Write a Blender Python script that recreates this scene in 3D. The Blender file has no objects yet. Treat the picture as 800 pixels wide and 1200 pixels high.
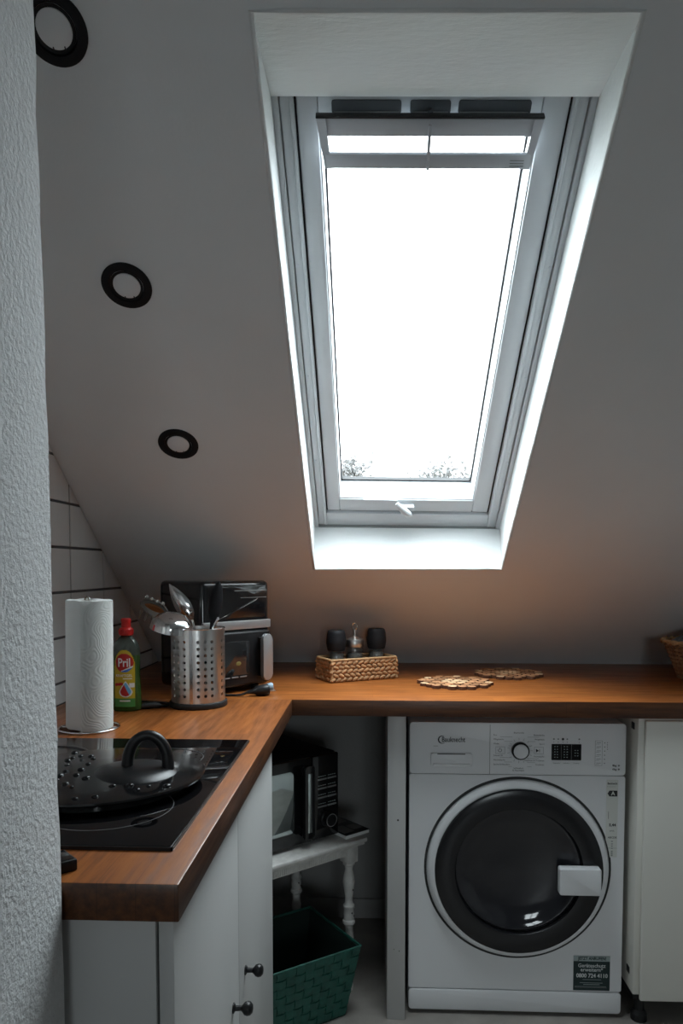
import bpy, bmesh, math, random
from mathutils import Vector, Matrix

random.seed(7)
SC = bpy.context.scene
COL = SC.collection
R = math.radians

# ------------------------------------------------------------------ camera, light, exposure
cam = bpy.data.cameras.new('camera')
cam.lens = 25.8
cam.sensor_width = 36.0
cam.shift_y = 110 / 1200
cam.clip_start = 0.02
cam_ob = bpy.data.objects.new('camera', cam)
COL.objects.link(cam_ob)
cam_ob.location = (0, 0, 1.28)
cam_ob.rotation_euler = (R(87.0), 0, R(2.46))
SC.camera = cam_ob

world = bpy.data.worlds.new('overcast_sky')
SC.world = world
world.use_nodes = True
bgn = world.node_tree.nodes['Background']
bgn.inputs[0].default_value = (0.87, 0.95, 1.0, 1)
# overcast sky: brighter towards the zenith, the same all round; dull ground below the horizon
wnt = world.node_tree
wtc = wnt.nodes.new('ShaderNodeTexCoord')
wsx = wnt.nodes.new('ShaderNodeSeparateXYZ')
wnt.links.new(wtc.outputs['Generated'], wsx.inputs[0])
wmr = wnt.nodes.new('ShaderNodeValToRGB')
wmr.color_ramp.elements[0].position, wmr.color_ramp.elements[0].color = 0.46, (0.30, 0.30, 0.30, 1)
wmr.color_ramp.elements[1].position, wmr.color_ramp.elements[1].color = 1.0, (1.9, 1.9, 1.9, 1)
_e = wmr.color_ramp.elements.new(0.5)
_e.color = (0.70, 0.70, 0.70, 1)
wma = wnt.nodes.new('ShaderNodeMath')
wma.operation = 'MULTIPLY_ADD'
wma.inputs[1].default_value = 0.5
wma.inputs[2].default_value = 0.5
wnt.links.new(wsx.outputs['Z'], wma.inputs[0])
wnt.links.new(wma.outputs[0], wmr.inputs[0])
wnt.links.new(wmr.outputs[0], bgn.inputs[1])

SC.view_settings.view_transform = 'Standard'
SC.view_settings.look = 'None'
SC.view_settings.gamma = 1.0
SC.view_settings.use_curve_mapping = False
SC.view_settings.exposure = 3.86
SC.cycles.use_denoising = True
SC.cycles.max_bounces = 12
SC.cycles.diffuse_bounces = 8
SC.cycles.transparent_max_bounces = 16
SC.cycles.sample_clamp_indirect = 6.0
SC.cycles.caustics_reflective = False
SC.cycles.caustics_refractive = False


# ------------------------------------------------------------------ materials
MATS = {}


def ramp(nt, fac, stops):
    n = nt.nodes.new('ShaderNodeValToRGB')
    el = n.color_ramp.elements
    el[0].position, el[0].color = stops[0][0], (*stops[0][1], 1)
    el[1].position, el[1].color = stops[-1][0], (*stops[-1][1], 1)
    for p, c in stops[1:-1]:
        e = el.new(p)
        e.color = (*c, 1)
    nt.links.new(fac, n.inputs[0])
    return n.outputs[0]


def coords(nt, scale=(1, 1, 1), rot=(0, 0, 0)):
    tc = nt.nodes.new('ShaderNodeTexCoord')
    mp = nt.nodes.new('ShaderNodeMapping')
    mp.inputs['Scale'].default_value = scale
    mp.inputs['Rotation'].default_value = rot
    nt.links.new(tc.outputs['Object'], mp.inputs['Vector'])
    return mp.outputs[0]


def noise(nt, vec, scale, detail=4, rough=0.55):
    n = nt.nodes.new('ShaderNodeTexNoise')
    n.inputs['Scale'].default_value = scale
    n.inputs['Detail'].default_value = detail
    n.inputs['Roughness'].default_value = rough
    nt.links.new(vec, n.inputs['Vector'])
    return n.outputs['Fac']


def mat(name, color, rough=0.5, metal=0.0, var=0.0, vscale=12, bump=0.0, bscale=60, bstretch=(1, 1, 1),
        coat=0.0, spec=0.5, trans=0.0, ior=1.45, emit=None, bdist=0.002):
    m = bpy.data.materials.new(name)
    m.use_nodes = True
    nt = m.node_tree
    b = nt.nodes['Principled BSDF']
    b.inputs['Base Color'].default_value = (*color, 1)
    b.inputs['Roughness'].default_value = rough
    b.inputs['Metallic'].default_value = metal
    b.inputs['Coat Weight'].default_value = coat
    b.inputs['Coat Roughness'].default_value = 0.08
    b.inputs['Specular IOR Level'].default_value = spec
    b.inputs['Transmission Weight'].default_value = trans
    b.inputs['IOR'].default_value = ior
    if emit:
        b.inputs['Emission Color'].default_value = (*emit[0], 1)
        b.inputs['Emission Strength'].default_value = emit[1]
    if var > 0:
        f = noise(nt, coords(nt), vscale, 5)
        lo = tuple(c * (1 - var) for c in color)
        hi = tuple(min(1, c * (1 + var)) for c in color)
        nt.links.new(ramp(nt, f, [(0.3, lo), (0.7, hi)]), b.inputs['Base Color'])
    if bump > 0:
        f = noise(nt, coords(nt, bstretch), bscale, 3)
        bn = nt.nodes.new('ShaderNodeBump')
        bn.inputs['Strength'].default_value = bump
        bn.inputs['Distance'].default_value = bdist
        nt.links.new(f, bn.inputs['Height'])
        nt.links.new(bn.outputs[0], b.inputs['Normal'])
    MATS[name] = m
    return m


def wood_mat(name, along, dark, mid, light, wear=0.45):
    """stained staves running along one axis, with worn pale flecks"""
    m = bpy.data.materials.new(name)
    m.use_nodes = True
    nt = m.node_tree
    b = nt.nodes['Principled BSDF']
    st = (1.2, 14, 14) if along == 'X' else (14, 1.2, 14)
    g = noise(nt, coords(nt, st), 6, 8, 0.62)
    col = ramp(nt, g, [(0.28, dark), (0.5, mid), (0.75, light)])
    # stave to stave tone
    br = nt.nodes.new('ShaderNodeTexBrick')
    br.offset = 0.37
    br.inputs['Color1'].default_value = (0.72, 0.72, 0.72, 1)
    br.inputs['Color2'].default_value = (1.12, 1.12, 1.12, 1)
    br.inputs['Mortar'].default_value = (0.55, 0.5, 0.5, 1)
    br.inputs['Mortar Size'].default_value = 0.0006
    br.inputs['Scale'].default_value = 1.0
    br.inputs['Brick Width'].default_value = 0.52
    br.inputs['Row Height'].default_value = 0.045
    nt.links.new(coords(nt, (1, 1, 1), (0, 0, 0) if along == 'X' else (0, 0, math.pi / 2)), br.inputs['Vector'])
    mx = nt.nodes.new('ShaderNodeMix')
    mx.data_type = 'RGBA'
    mx.blend_type = 'MULTIPLY'
    mx.inputs[0].default_value = 0.75
    nt.links.new(col, mx.inputs[6])
    nt.links.new(br.outputs['Color'], mx.inputs[7])
    # worn flecks
    st2 = (5, 12, 12) if along == 'X' else (12, 5, 12)
    w = noise(nt, coords(nt, st2), 3.1, 6, 0.7)
    wf = ramp(nt, w, [(0.66, (0, 0, 0)), (0.78, (wear, wear, wear))])
    mx2 = nt.nodes.new('ShaderNodeMix')
    mx2.data_type = 'RGBA'
    nt.links.new(wf, mx2.inputs[0])
    nt.links.new(mx.outputs[2], mx2.inputs[6])
    mx2.inputs[7].default_value = (0.46, 0.25, 0.11, 1)
    nt.links.new(mx2.outputs[2], b.inputs['Base Color'])
    rr = ramp(nt, g, [(0.3, (0.42, 0.42, 0.42)), (0.7, (0.28, 0.28, 0.28))])
    nt.links.new(rr, b.inputs['Roughness'])
    b.inputs['Specular IOR Level'].default_value = 0.4
    bn = nt.nodes.new('ShaderNodeBump')
    bn.inputs['Strength'].default_value = 0.12
    bn.inputs['Distance'].default_value = 0.001
    nt.links.new(g, bn.inputs['Height'])
    nt.links.new(bn.outputs[0], b.inputs['Normal'])
    MATS[name] = m
    return m


def glass_mat(name, tint=(1, 1, 1), refl=0.04, rough=0.02):
    m = bpy.data.materials.new(name)
    m.use_nodes = True
    nt = m.node_tree
    nt.nodes.remove(nt.nodes['Principled BSDF'])
    out = nt.nodes['Material Output']
    tr = nt.nodes.new('ShaderNodeBsdfTransparent')
    tr.inputs[0].default_value = (*tint, 1)
    gl = nt.nodes.new('ShaderNodeBsdfGlossy')
    gl.inputs['Roughness'].default_value = rough
    lw = nt.nodes.new('ShaderNodeLayerWeight')          # Schlick reflectance of a thin pane
    lw.inputs[0].default_value = 0.5
    pw = nt.nodes.new('ShaderNodeMath')
    pw.operation = 'POWER'
    pw.inputs[1].default_value = 5.0
    nt.links.new(lw.outputs['Facing'], pw.inputs[0])
    ma = nt.nodes.new('ShaderNodeMath')
    ma.operation = 'MULTIPLY_ADD'
    ma.inputs[1].default_value = 1.0 - refl
    ma.inputs[2].default_value = refl
    nt.links.new(pw.outputs[0], ma.inputs[0])
    mx = nt.nodes.new('ShaderNodeMixShader')
    nt.links.new(ma.outputs[0], mx.inputs[0])
    nt.links.new(tr.outputs[0], mx.inputs[1])
    nt.links.new(gl.outputs[0], mx.inputs[2])
    nt.links.new(mx.outputs[0], out.inputs[0])
    MATS[name] = m
    return m


def plaster_mat(name, color, coarse, strength, brush=False):
    m = bpy.data.materials.new(name)
    m.use_nodes = True
    nt = m.node_tree
    b = nt.nodes['Principled BSDF']
    b.inputs['Roughness'].default_value = 0.9
    b.inputs['Specular IOR Level'].default_value = 0.2
    f2 = noise(nt, coords(nt), 3.0, 4)
    nt.links.new(ramp(nt, f2, [(0.3, tuple(c * 0.95 for c in color)), (0.7, color)]), b.inputs['Base Color'])
    f = noise(nt, coords(nt, (0.35, 1, 1) if brush else (1, 1, 1)), coarse, 4, 0.6)
    bn = nt.nodes.new('ShaderNodeBump')
    bn.inputs['Strength'].default_value = strength
    bn.inputs['Distance'].default_value = 0.004
    nt.links.new(f, bn.inputs['Height'])
    nt.links.new(bn.outputs[0], b.inputs['Normal'])
    MATS[name] = m
    return m


plaster_mat('ceiling_paint', (0.80, 0.83, 0.85), 150, 0.10)
plaster_mat('rough_plaster', (0.56, 0.565, 0.57), 150, 1.0)
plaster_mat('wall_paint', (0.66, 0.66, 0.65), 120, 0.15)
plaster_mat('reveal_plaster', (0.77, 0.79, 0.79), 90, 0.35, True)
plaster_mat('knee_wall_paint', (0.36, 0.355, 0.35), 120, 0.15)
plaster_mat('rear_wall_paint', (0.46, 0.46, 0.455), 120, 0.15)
mat('floor_laminate', (0.27, 0.25, 0.23), 0.45, var=0.3, vscale=5, bump=0.05, bscale=30, bstretch=(8, 1, 1))
mat('grout', (0.10, 0.10, 0.105), 0.9, bump=0.2, bscale=200)
mat('tile_white', (0.70, 0.70, 0.70), 0.28, var=0.02, vscale=6, bump=0.03, bscale=25)
mat('window_white', (0.50, 0.52, 0.54), 0.35)
mat('window_flap', (0.50, 0.52, 0.56), 0.4)
mat('gasket', (0.012, 0.012, 0.014), 0.6)
mat('slot_dark', (0.045, 0.05, 0.055), 0.6)
glass_mat('window_glass', (0.97, 0.985, 0.98))
glass_mat('clear_glass', (0.86, 0.88, 0.88), refl=0.10)
mat('peppercorns', (0.13, 0.12, 0.11), 0.6, var=0.6, vscale=300, bump=0.5, bscale=300)
mat('smoke_plastic', (0.62, 0.58, 0.53), 0.2, trans=0.65, ior=1.4)
wood_mat('worktop_x', 'X', (0.135, 0.038, 0.009), (0.30, 0.092, 0.019), (0.42, 0.142, 0.032))
wood_mat('worktop_y', 'Y', (0.12, 0.034, 0.008), (0.255, 0.077, 0.016), (0.36, 0.122, 0.029))
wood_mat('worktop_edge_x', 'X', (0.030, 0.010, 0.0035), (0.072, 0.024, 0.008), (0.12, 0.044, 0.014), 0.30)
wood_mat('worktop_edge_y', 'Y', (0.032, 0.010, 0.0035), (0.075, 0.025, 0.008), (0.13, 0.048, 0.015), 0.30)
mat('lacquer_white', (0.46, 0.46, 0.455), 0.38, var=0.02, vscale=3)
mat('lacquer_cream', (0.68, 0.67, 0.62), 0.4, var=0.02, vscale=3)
mat('distressed_white', (0.62, 0.61, 0.59), 0.6, var=0.12, vscale=40, bump=0.15, bscale=80)
mat('paint_chip', (0.05, 0.045, 0.04), 0.8)
mat('black_plastic', (0.008, 0.008, 0.009), 0.38, spec=0.35)
mat('black_gloss', (0.008, 0.008, 0.009), 0.09, coat=0.4)
mat('black_matte', (0.008, 0.008, 0.010), 0.6, spec=0.3)
mat('black_rubber', (0.01, 0.01, 0.011), 0.5)
mat('hob_glass', (0.003, 0.003, 0.0035), 0.03, spec=0.35)
mat('hob_print', (0.11, 0.11, 0.115), 0.3)
mat('lid_black', (0.004, 0.004, 0.0045), 0.14, spec=0.4)
mat('water', (0.006, 0.006, 0.007), 0.08, spec=0.3)
mat('steel', (0.62, 0.61, 0.60), 0.28, metal=1.0, bump=0.05, bscale=40, bstretch=(1, 1, 12))
mat('steel_polished', (0.68, 0.68, 0.68), 0.13, metal=1.0)
mat('silver_paint', (0.42, 0.42, 0.43), 0.35, metal=0.7)
mat('lamp_lens', (0.78, 0.80, 0.82), 0.35)
mat('paper', (0.84, 0.86, 0.85), 0.9)
mat('cardboard', (0.25, 0.17, 0.10), 0.9)
mat('soap_red', (0.42, 0.012, 0.010), 0.35)
mat('soap_blue', (0.03, 0.14, 0.50), 0.4)
mat('soap_lightblue', (0.12, 0.42, 0.70), 0.4)
mat('label_yellow', (0.50, 0.37, 0.02), 0.4)
mat('label_green', (0.05, 0.22, 0.05), 0.4)
mat('label_white', (0.75, 0.75, 0.73), 0.4)
mat('soap_bottle_green', (0.07, 0.17, 0.035), 0.10, trans=0.45, ior=1.38)
mat('soap_bottle_clear', (0.20, 0.24, 0.21), 0.08, trans=0.7, ior=1.38)
mat('wicker', (0.36, 0.19, 0.085), 0.65, var=0.35, vscale=70, bump=0.3, bscale=250)
mat('wicker_pale', (0.42, 0.25, 0.12), 0.65, var=0.3, vscale=70)
mat('wicker_brown', (0.24, 0.11, 0.05), 0.7, var=0.4, vscale=60)
mat('cloth_blue', (0.10, 0.125, 0.15), 0.95, var=0.5, vscale=90, bump=0.6, bscale=180)
mat('slice_pale', (0.70, 0.47, 0.27), 0.7, var=0.2, vscale=90)
mat('slice_mid', (0.50, 0.24, 0.11), 0.7, var=0.25, vscale=90)
mat('slice_dark', (0.28, 0.13, 0.055), 0.7, var=0.25, vscale=90)
mat('bark', (0.10, 0.04, 0.018), 0.85)
mat('washer_white', (0.72, 0.73, 0.75), 0.32)
mat('washer_shadow_gap', (0.03, 0.03, 0.03), 0.7)
mat('washer_print', (0.02, 0.02, 0.022), 0.6)
mat('washer_grey_print', (0.22, 0.23, 0.23), 0.6)
mat('washer_handle', (0.72, 0.73, 0.75), 0.3)
mat('door_black', (0.010, 0.010, 0.012), 0.22)
mat('door_bowl', (0.018, 0.018, 0.022), 0.06, spec=0.6)
mat('display_black', (0.006, 0.006, 0.007), 0.12)
mat('sticker_dark', (0.012, 0.028, 0.030), 0.4)
mat('sticker_light', (0.32, 0.38, 0.38), 0.4)
mat('sticker_text', (0.62, 0.66, 0.66), 0.4)
mat('sticker_paper', (0.62, 0.63, 0.60), 0.5)
mat('basket_green', (0.014, 0.088, 0.068), 0.5, var=0.25, vscale=40)
mat('basket_liner', (0.006, 0.018, 0.015), 0.8)
mat('microwave_window', (0.012, 0.013, 0.014), 0.05, spec=0.8, coat=0.6)
mat('mirror_glass', (0.62, 0.70, 0.70), 0.06, metal=0.95)
mat('magazine_cover', (0.02, 0.022, 0.025), 0.35)
mat('magazine_photo', (0.16, 0.16, 0.155), 0.4)
mat('food_yellow', (0.16, 0.12, 0.03), 0.6)
mat('tree_bark', (0.10, 0.085, 0.075), 0.9)
mat('tree_leaf', (0.085, 0.08, 0.08), 0.9)
mat('outdoor_ground', (0.22, 0.24, 0.20), 0.95, var=0.2, vscale=0.2)
mat('bulb_blue', (0.26, 0.36, 0.44), 0.5)
mat('amber_tone', (0.30, 0.11, 0.035), 0.25)


# ------------------------------------------------------------------ mesh helpers
def finish(bm, ang=38):
    bmesh.ops.recalc_face_normals(bm, faces=bm.faces[:])
    lim = R(ang)
    for f in bm.faces:
        f.smooth = True
    for e in bm.edges:
        if len(e.link_faces) == 2:
            e.smooth = e.calc_face_angle(0) < lim
        else:
            e.smooth = False


def obj(name, bm, m, parent=None, loc=None, rot=None, ang=38, fix=True):
    if fix:
        finish(bm, ang)
    me = bpy.data.meshes.new(name)
    bm.to_mesh(me)
    bm.free()
    ms = m if isinstance(m, (list, tuple)) else [m]
    for k in ms:
        me.materials.append(MATS[k])
    o = bpy.data.objects.new(name, me)
    COL.objects.link(o)
    if parent:
        o.parent = parent
    if loc is not None:
        o.location = loc
    if rot is not None:
        o.rotation_euler = rot
    return o


def obj_me(name, me, parent=None, loc=None, rot=None):
    o = bpy.data.objects.new(name, me)
    COL.objects.link(o)
    if parent:
        o.parent = parent
    if loc is not None:
        o.location = loc
    if rot is not None:
        o.rotation_euler = rot
    return o


def thing(name, label, cat, loc=(0, 0, 0), rz=0.0, group=None, rot=None):
    o = bpy.data.objects.new(name, None)
    o.empty_display_size = 0.05
    COL.objects.link(o)
    o.location = loc
    o.rotation_euler = rot if rot else (0, 0, rz)
    o['label'] = label
    o['category'] = cat
    if group:
        o['group'] = group
    return o


def tag(o, label, cat, group=None):
    o['label'] = label
    o['category'] = cat
    if group:
        o['group'] = group
    return o


def struct(o, label=None):
    o['kind'] = 'structure'
    if label:
        o['label'] = label
    return o


def box(bm, x0, x1, y0, y1, z0, z1, bev=0.0, seg=2, M=None):
    vs = [bm.verts.new((x, y, z)) for z in (z0, z1) for y in (y0, y1) for x in (x0, x1)]
    fs = [bm.faces.new([vs[i] for i in f]) for f in
          ((0, 2, 3, 1), (4, 5, 7, 6), (0, 1, 5, 4), (2, 6, 7, 3), (0, 4, 6, 2), (1, 3, 7, 5))]
    newv = vs
    if bev > 0:
        es = list({e for f in fs for e in f.edges})
        r = bmesh.ops.bevel(bm, geom=es, offset=bev, segments=seg, affect='EDGES', profile=0.5)
        newv = list({v for f in r['faces'] for v in f.verts})
        # the faces that kept their middle share these vertices
    if M is not None:
        allv = set(newv)
        stack = list(newv)
        while stack:
            v = stack.pop()
            for e in v.link_edges:
                w = e.other_vert(v)
                if w not in allv:
                    allv.add(w)
                    stack.append(w)
        bmesh.ops.transform(bm, matrix=M, verts=list(allv))
    return bm


def nb():
    return bmesh.new()


def bx(x0, x1, y0, y1, z0, z1, bev=0.0, seg=2):
    return box(nb(), x0, x1, y0, y1, z0, z1, bev, seg)


def lathe(bm, prof, n=32, c=(0, 0, 0), M=None, sx=1.0, sy=1.0):
    """prof: (r, z) list; r=0 closes on the axis"""
    rings = []
    new = []
    for r, zz in prof:
        if r < 1e-6:
            v = bm.verts.new((c[0], c[1], c[2] + zz))
            rings.append([v])
            new.append(v)
        else:
            rg = [bm.verts.new((c[0] + sx * r * math.cos(2 * math.pi * i / n), c[1] + sy * r * math.sin(2 * math.pi * i / n), c[2] + zz))
                  for i in range(n)]
            rings.append(rg)
            new += rg
    for a, b in zip(rings, rings[1:]):
        for i in range(n):
            j = (i + 1) % n
            if len(a) == 1 and len(b) == 1:
                continue
            if len(a) == 1:
                bm.faces.new((a[0], b[j], b[i]))
            elif len(b) == 1:
                bm.faces.new((a[i], a[j], b[0]))
            else:
                bm.faces.new((a[i], a[j], b[j], b[i]))
    if M is not None:
        bmesh.ops.transform(bm, matrix=M, verts=new)
    return bm


def tube(bm, pts, rad, n=10, caps=True, closed=False):
    pts = [Vector(p) for p in pts]
    N = len(pts)
    rr = rad if isinstance(rad, (list, tuple)) else [rad] * N
    rings = []
    prev = None
    for i, p in enumerate(pts):
        if closed:
            t = pts[(i + 1) % N] - pts[i - 1]
        else:
            t = pts[min(i + 1, N - 1)] - pts[max(i - 1, 0)]
        t.normalize()
        if prev is None:
            a = Vector((0, 0, 1)) if abs(t.z) < 0.9 else Vector((1, 0, 0))
            x = t.cross(a).normalized()
        else:
            x = (prev - t * prev.dot(t)).normalized()
        prev = x
        y = t.cross(x)
        rings.append([bm.verts.new(p + (x * math.cos(2 * math.pi * k / n) + y * math.sin(2 * math.pi * k / n)) * rr[i]) for k in range(n)])
    m = N if closed else N - 1
    for i in range(m):
        a, b = rings[i], rings[(i + 1) % N]
        for k in range(n):
            l = (k + 1) % n
            bm.faces.new((a[k], a[l], b[l], b[k]))
    if caps and not closed:
        bm.faces.new(rings[0][::-1])
        bm.faces.new(rings[-1])
    return bm


def prism(bm, poly, d0, d1, axis='Z', bev=0.0, seg=2):
    """extrude a 2D polygon between d0 and d1 along an axis; poly in the other two axes"""
    def P(a, b, d):
        return {'Z': (a, b, d), 'Y': (a, d, b), 'X': (d, a, b)}[axis]
    lo = [bm.verts.new(P(a, b, d0)) for a, b in poly]
    hi = [bm.verts.new(P(a, b, d1)) for a, b in poly]
    fs = [bm.faces.new(lo[::-1]), bm.faces.new(hi)]
    n = len(poly)
    for i in range(n):
        j = (i + 1) % n
        fs.append(bm.faces.new((lo[i], lo[j], hi[j], hi[i])))
    if bev > 0:
        es = list({e for f in fs for e in f.edges})
        bmesh.ops.bevel(bm, geom=es, offset=bev, segments=seg, affect='EDGES', profile=0.5)
    return bm


def rrect(w, h, r, n=6, cx=0, cy=0):
    pts = []
    for (sx, sy, a0) in ((1, -1, -90), (1, 1, 0), (-1, 1, 90), (-1, -1, 180)):
        for k in range(n + 1):
            a = R(a0 + 90 * k / n)
            pts.append((cx + sx * (w / 2 - r) + r * math.cos(a), cy + sy * (h / 2 - r) + r * math.sin(a)))
    return pts


def ellipsoid(bm, c, r, nu=10, nv=6, M=None):
    prof = [(math.sin(math.pi * k / nv), -math.cos(math.pi * k / nv)) for k in range(nv + 1)]
    prof[0] = (0, -1)
    prof[-1] = (0, 1)
    T = Matrix.Translation(c) @ (M if M is not None else Matrix.Identity(4)) @ Matrix.Diagonal((*r, 1))
    return lathe(bm, prof, nu, M=T)


def text_me(s, size, m, align='CENTER', fn=None, bold=0.0, sx=1.0):
    """lettering as a flat mesh in local XZ, facing -Y; fn maps each vertex"""
    cu = bpy.data.curves.new('lettering', 'FONT')
    cu.body = s
    cu.size = size
    cu.align_x = align
    cu.align_y = 'CENTER'
    cu.resolution_u = 2
    cu.offset = bold
    cu.fill_mode = 'FRONT'
    t = bpy.data.objects.new('lettering', cu)
    COL.objects.link(t)
    dg = bpy.context.evaluated_depsgraph_get()
    me = bpy.data.meshes.new_from_object(t.evaluated_get(dg))
    bpy.data.objects.remove(t)
    bpy.data.curves.remove(cu)
    for v in me.vertices:
        x, y, _ = v.co
        p = (x * sx, 0.0, y)
        v.co = fn(*p) if fn else p
    me.materials.clear()
    me.materials.append(MATS[m])
    me.name = 'lettering'
    return me


def flat(bm, poly, y, fn=None):
    """flat polygon in XZ at depth y"""
    vs = [bm.verts.new(fn(a, y, b) if fn else (a, y, b)) for a, b in poly]
    bm.faces.new(vs)
    return bm


def rect(x0, x1, z0, z1):
    return [(x0, z0), (x1, z0), (x1, z1), (x0, z1)]


def disc(cx, cz, r, n=32):
    return [(cx + r * math.cos(2 * math.pi * i / n), cz + r * math.sin(2 * math.pi * i / n)) for i in range(n)]


def copy_part(o, parent):
    c = o.copy()
    COL.objects.link(c)
    c.parent = parent
    return c


# ------------------------------------------------------------------ the room
SL = 0.725                                    # slope of the roof
UN = Vector((0, -1, SL)).normalized()         # up the slope
NN = Vector((0, SL, 1)).normalized()          # outwards
P0 = Vector((0, 2.374, 1.208))


def roof(x, u, o=0.0):
    return Vector((x, 0, 0)) + P0 + UN * u + NN * o


def ceil_z(y):
    return P0.z - SL * (y - P0.y)


XL, XR, YB = -0.82, 1.38, -3.6
struct(obj('floor', bx(-2.2, 2.2, YB - 0.1, 2.9, -0.12, 0.0), 'floor_laminate'))

# sloping ceiling with the window shaft cut through it
bm = nb()
x0, x1, ua, ub = -2.2, 2.2, -0.56, 2.06
o0 = (-0.184, 0.397, 0.114, 1.526)
i0 = (-0.186, 0.401, 0.129, 1.352)


SKEW = 0.026                                   # the window sits a hair out of square in the slope


def skew(x, u):
    return u - SKEW * (x - 0.107) * max(0.0, min(1.0, (u - 0.115) / 0.02))


def ring4(b, out, inn, off_o, off_i):
    A = [b.verts.new(roof(x, skew(x, u) if abs(x) < 1 else u, off_o)) for x, u in ((out[0], out[2]), (out[1], out[2]), (out[1], out[3]), (out[0], out[3]))]
    B = [b.verts.new(roof(x, skew(x, u), off_i)) for x, u in ((inn[0], inn[2]), (inn[1], inn[2]), (inn[1], inn[3]), (inn[0], inn[3]))]
    for k in range(4):
        l = (k + 1) % 4
        b.faces.new((A[k], A[l], B[l], B[k]))
    return A, B


ring4(bm, (x0, x1, ua, ub), o0, 0, 0)
ring4(bm, (x0, x1, ua, ub), i0, 0.268, 0.268)
bmesh.ops.remove_doubles(bm, verts=bm.verts, dist=1e-5)
A = [roof(x, u, o) for o in (0, 0.268) for x, u in ((x0, ua), (x1, ua), (x1, ub), (x0, ub))]
V = [bm.verts.new(p) for p in A]
for k in range(4):
    l = (k + 1) % 4
    bm.faces.new((V[k], V[l], V[4 + l], V[4 + k]))
bmesh.ops.remove_doubles(bm, verts=bm.verts, dist=1e-5)
ceiling = struct(obj('ceiling', bm, 'ceiling_paint'))
bm = nb()
ring4(bm, o0, i0, 0, 0.15)
ring4(bm, i0, i0, 0.15, 0.268)
bmesh.ops.remove_doubles(bm, verts=bm.verts, dist=1e-5)
# soft, uneven plaster lip around the opening
reveal = obj('window_reveal', bm, 'reveal_plaster', ceiling)
bm = nb()
lip = []
NL = 60
cs = [(o0[0], o0[2]), (o0[1], o0[2]), (o0[1], o0[3]), (o0[0], o0[3])]
for k in range(4):
    a, b = cs[k], cs[(k + 1) % 4]
    for j in range(NL // 4):
        t = j / (NL // 4)
        lx, lu = a[0] + (b[0] - a[0]) * t, a[1] + (b[1] - a[1]) * t
        lip.append(roof(lx, skew(lx, lu), 0.001))
tube(bm, lip, [0.0035 + 0.0016 * random.random() for _ in lip], 8, closed=True)
obj('plaster_lip', bm, 'reveal_plaster', ceiling)

# flat ceiling over the near room, closing walls
yt = P0.y - (2.40 - P0.z) / SL
struct(obj('ceiling_flat', bx(-2.2, 2.2, YB - 0.1, yt + 0.12, 2.40, 2.50), 'ceiling_paint'))
# left wall of the kitchen under the slope, tiled above the worktop
bm = nb()
prism(bm, [(0.80, 0), (2.83, 0), (2.83, ceil_z(2.83) + 0.02), (0.80, ceil_z(0.80) + 0.02)], XL - 0.10, XL - 0.0028, 'X')
wall_left = struct(obj('wall_left', bm, 'grout'))
bm = nb()
prism(bm, [(0.80, 0), (2.80, 0), (2.80, 0.875), (0.80, 0.875)], XL - 0.0028, XL - 0.001, 'X')
obj('plaster_panel', bm, 'wall_paint', wall_left)


def clip(poly, fn):
    out = []
    n = len(poly)
    for i in range(n):
        a, b = poly[i], poly[(i + 1) % n]
        fa, fb = fn(a), fn(b)
        if fa >= 0:
            out.append(a)
        if (fa >= 0) != (fb >= 0):
            t = fa / (fa - fb)
            out.append((a[0] + (b[0] - a[0]) * t, a[1] + (b[1] - a[1]) * t))
    return out


JY, JZ, TW, TH, G = 1.963, 1.214, 0.2415, 0.119, 0.0036
for a in range(-4, 4):
    for b in range(-3, 9):
        poly = [(JY + a * TW + G, JZ + b * TH + G), (JY + (a + 1) * TW - G, JZ + b * TH + G),
                (JY + (a + 1) * TW - G, JZ + (b + 1) * TH - G), (JY + a * TW + G, JZ + (b + 1) * TH - G)]
        poly = clip(poly, lambda p: p[1] - 0.922)
        poly = clip(poly, lambda p: ceil_z(p[0]) - 0.004 - p[1]) if poly else poly
        if len(poly) < 3:
            continue
        cx = sum(p[0] for p in poly) / len(poly)
        cz = sum(p[1] for p in poly) / len(poly)
        bm = nb()
        bk = [bm.verts.new((XL - 0.0032, p[0], p[1])) for p in poly]
        md = [bm.verts.new((XL - 0.0012, p[0], p[1])) for p in poly]
        sh = 0.0016
        fr = []
        for p in poly:
            d = math.hypot(cx - p[0], cz - p[1]) or 1
            fr.append(bm.verts.new((XL + random.uniform(-0.0003, 0.0004), p[0] + (cx - p[0]) / d * sh, p[1] + (cz - p[1]) / d * sh)))
        n = len(poly)
        for k in range(n):
            l = (k + 1) % n
            bm.faces.new((bk[k], bk[l], md[l], md[k]))
            bm.faces.new((md[k], md[l], fr[l], fr[k]))
        bm.faces.new(fr)
        bm.faces.new(bk[::-1])
        obj('tile', bm, 'tile_white', wall_left, ang=20)

# knee wall under the worktop, side wall, the near partition and the room behind the camera
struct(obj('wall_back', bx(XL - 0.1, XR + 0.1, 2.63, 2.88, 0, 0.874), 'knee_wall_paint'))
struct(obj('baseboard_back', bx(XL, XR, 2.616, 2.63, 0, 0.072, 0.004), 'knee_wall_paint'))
bm = nb()
prism(bm, [(0.80, 0), (2.83, 0), (2.83, ceil_z(2.83) + 0.02), (0.80, ceil_z(0.80) + 0.02)], XR, XR + 0.1, 'X')
struct(obj('wall_right', bm, 'wall_paint'))
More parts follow.
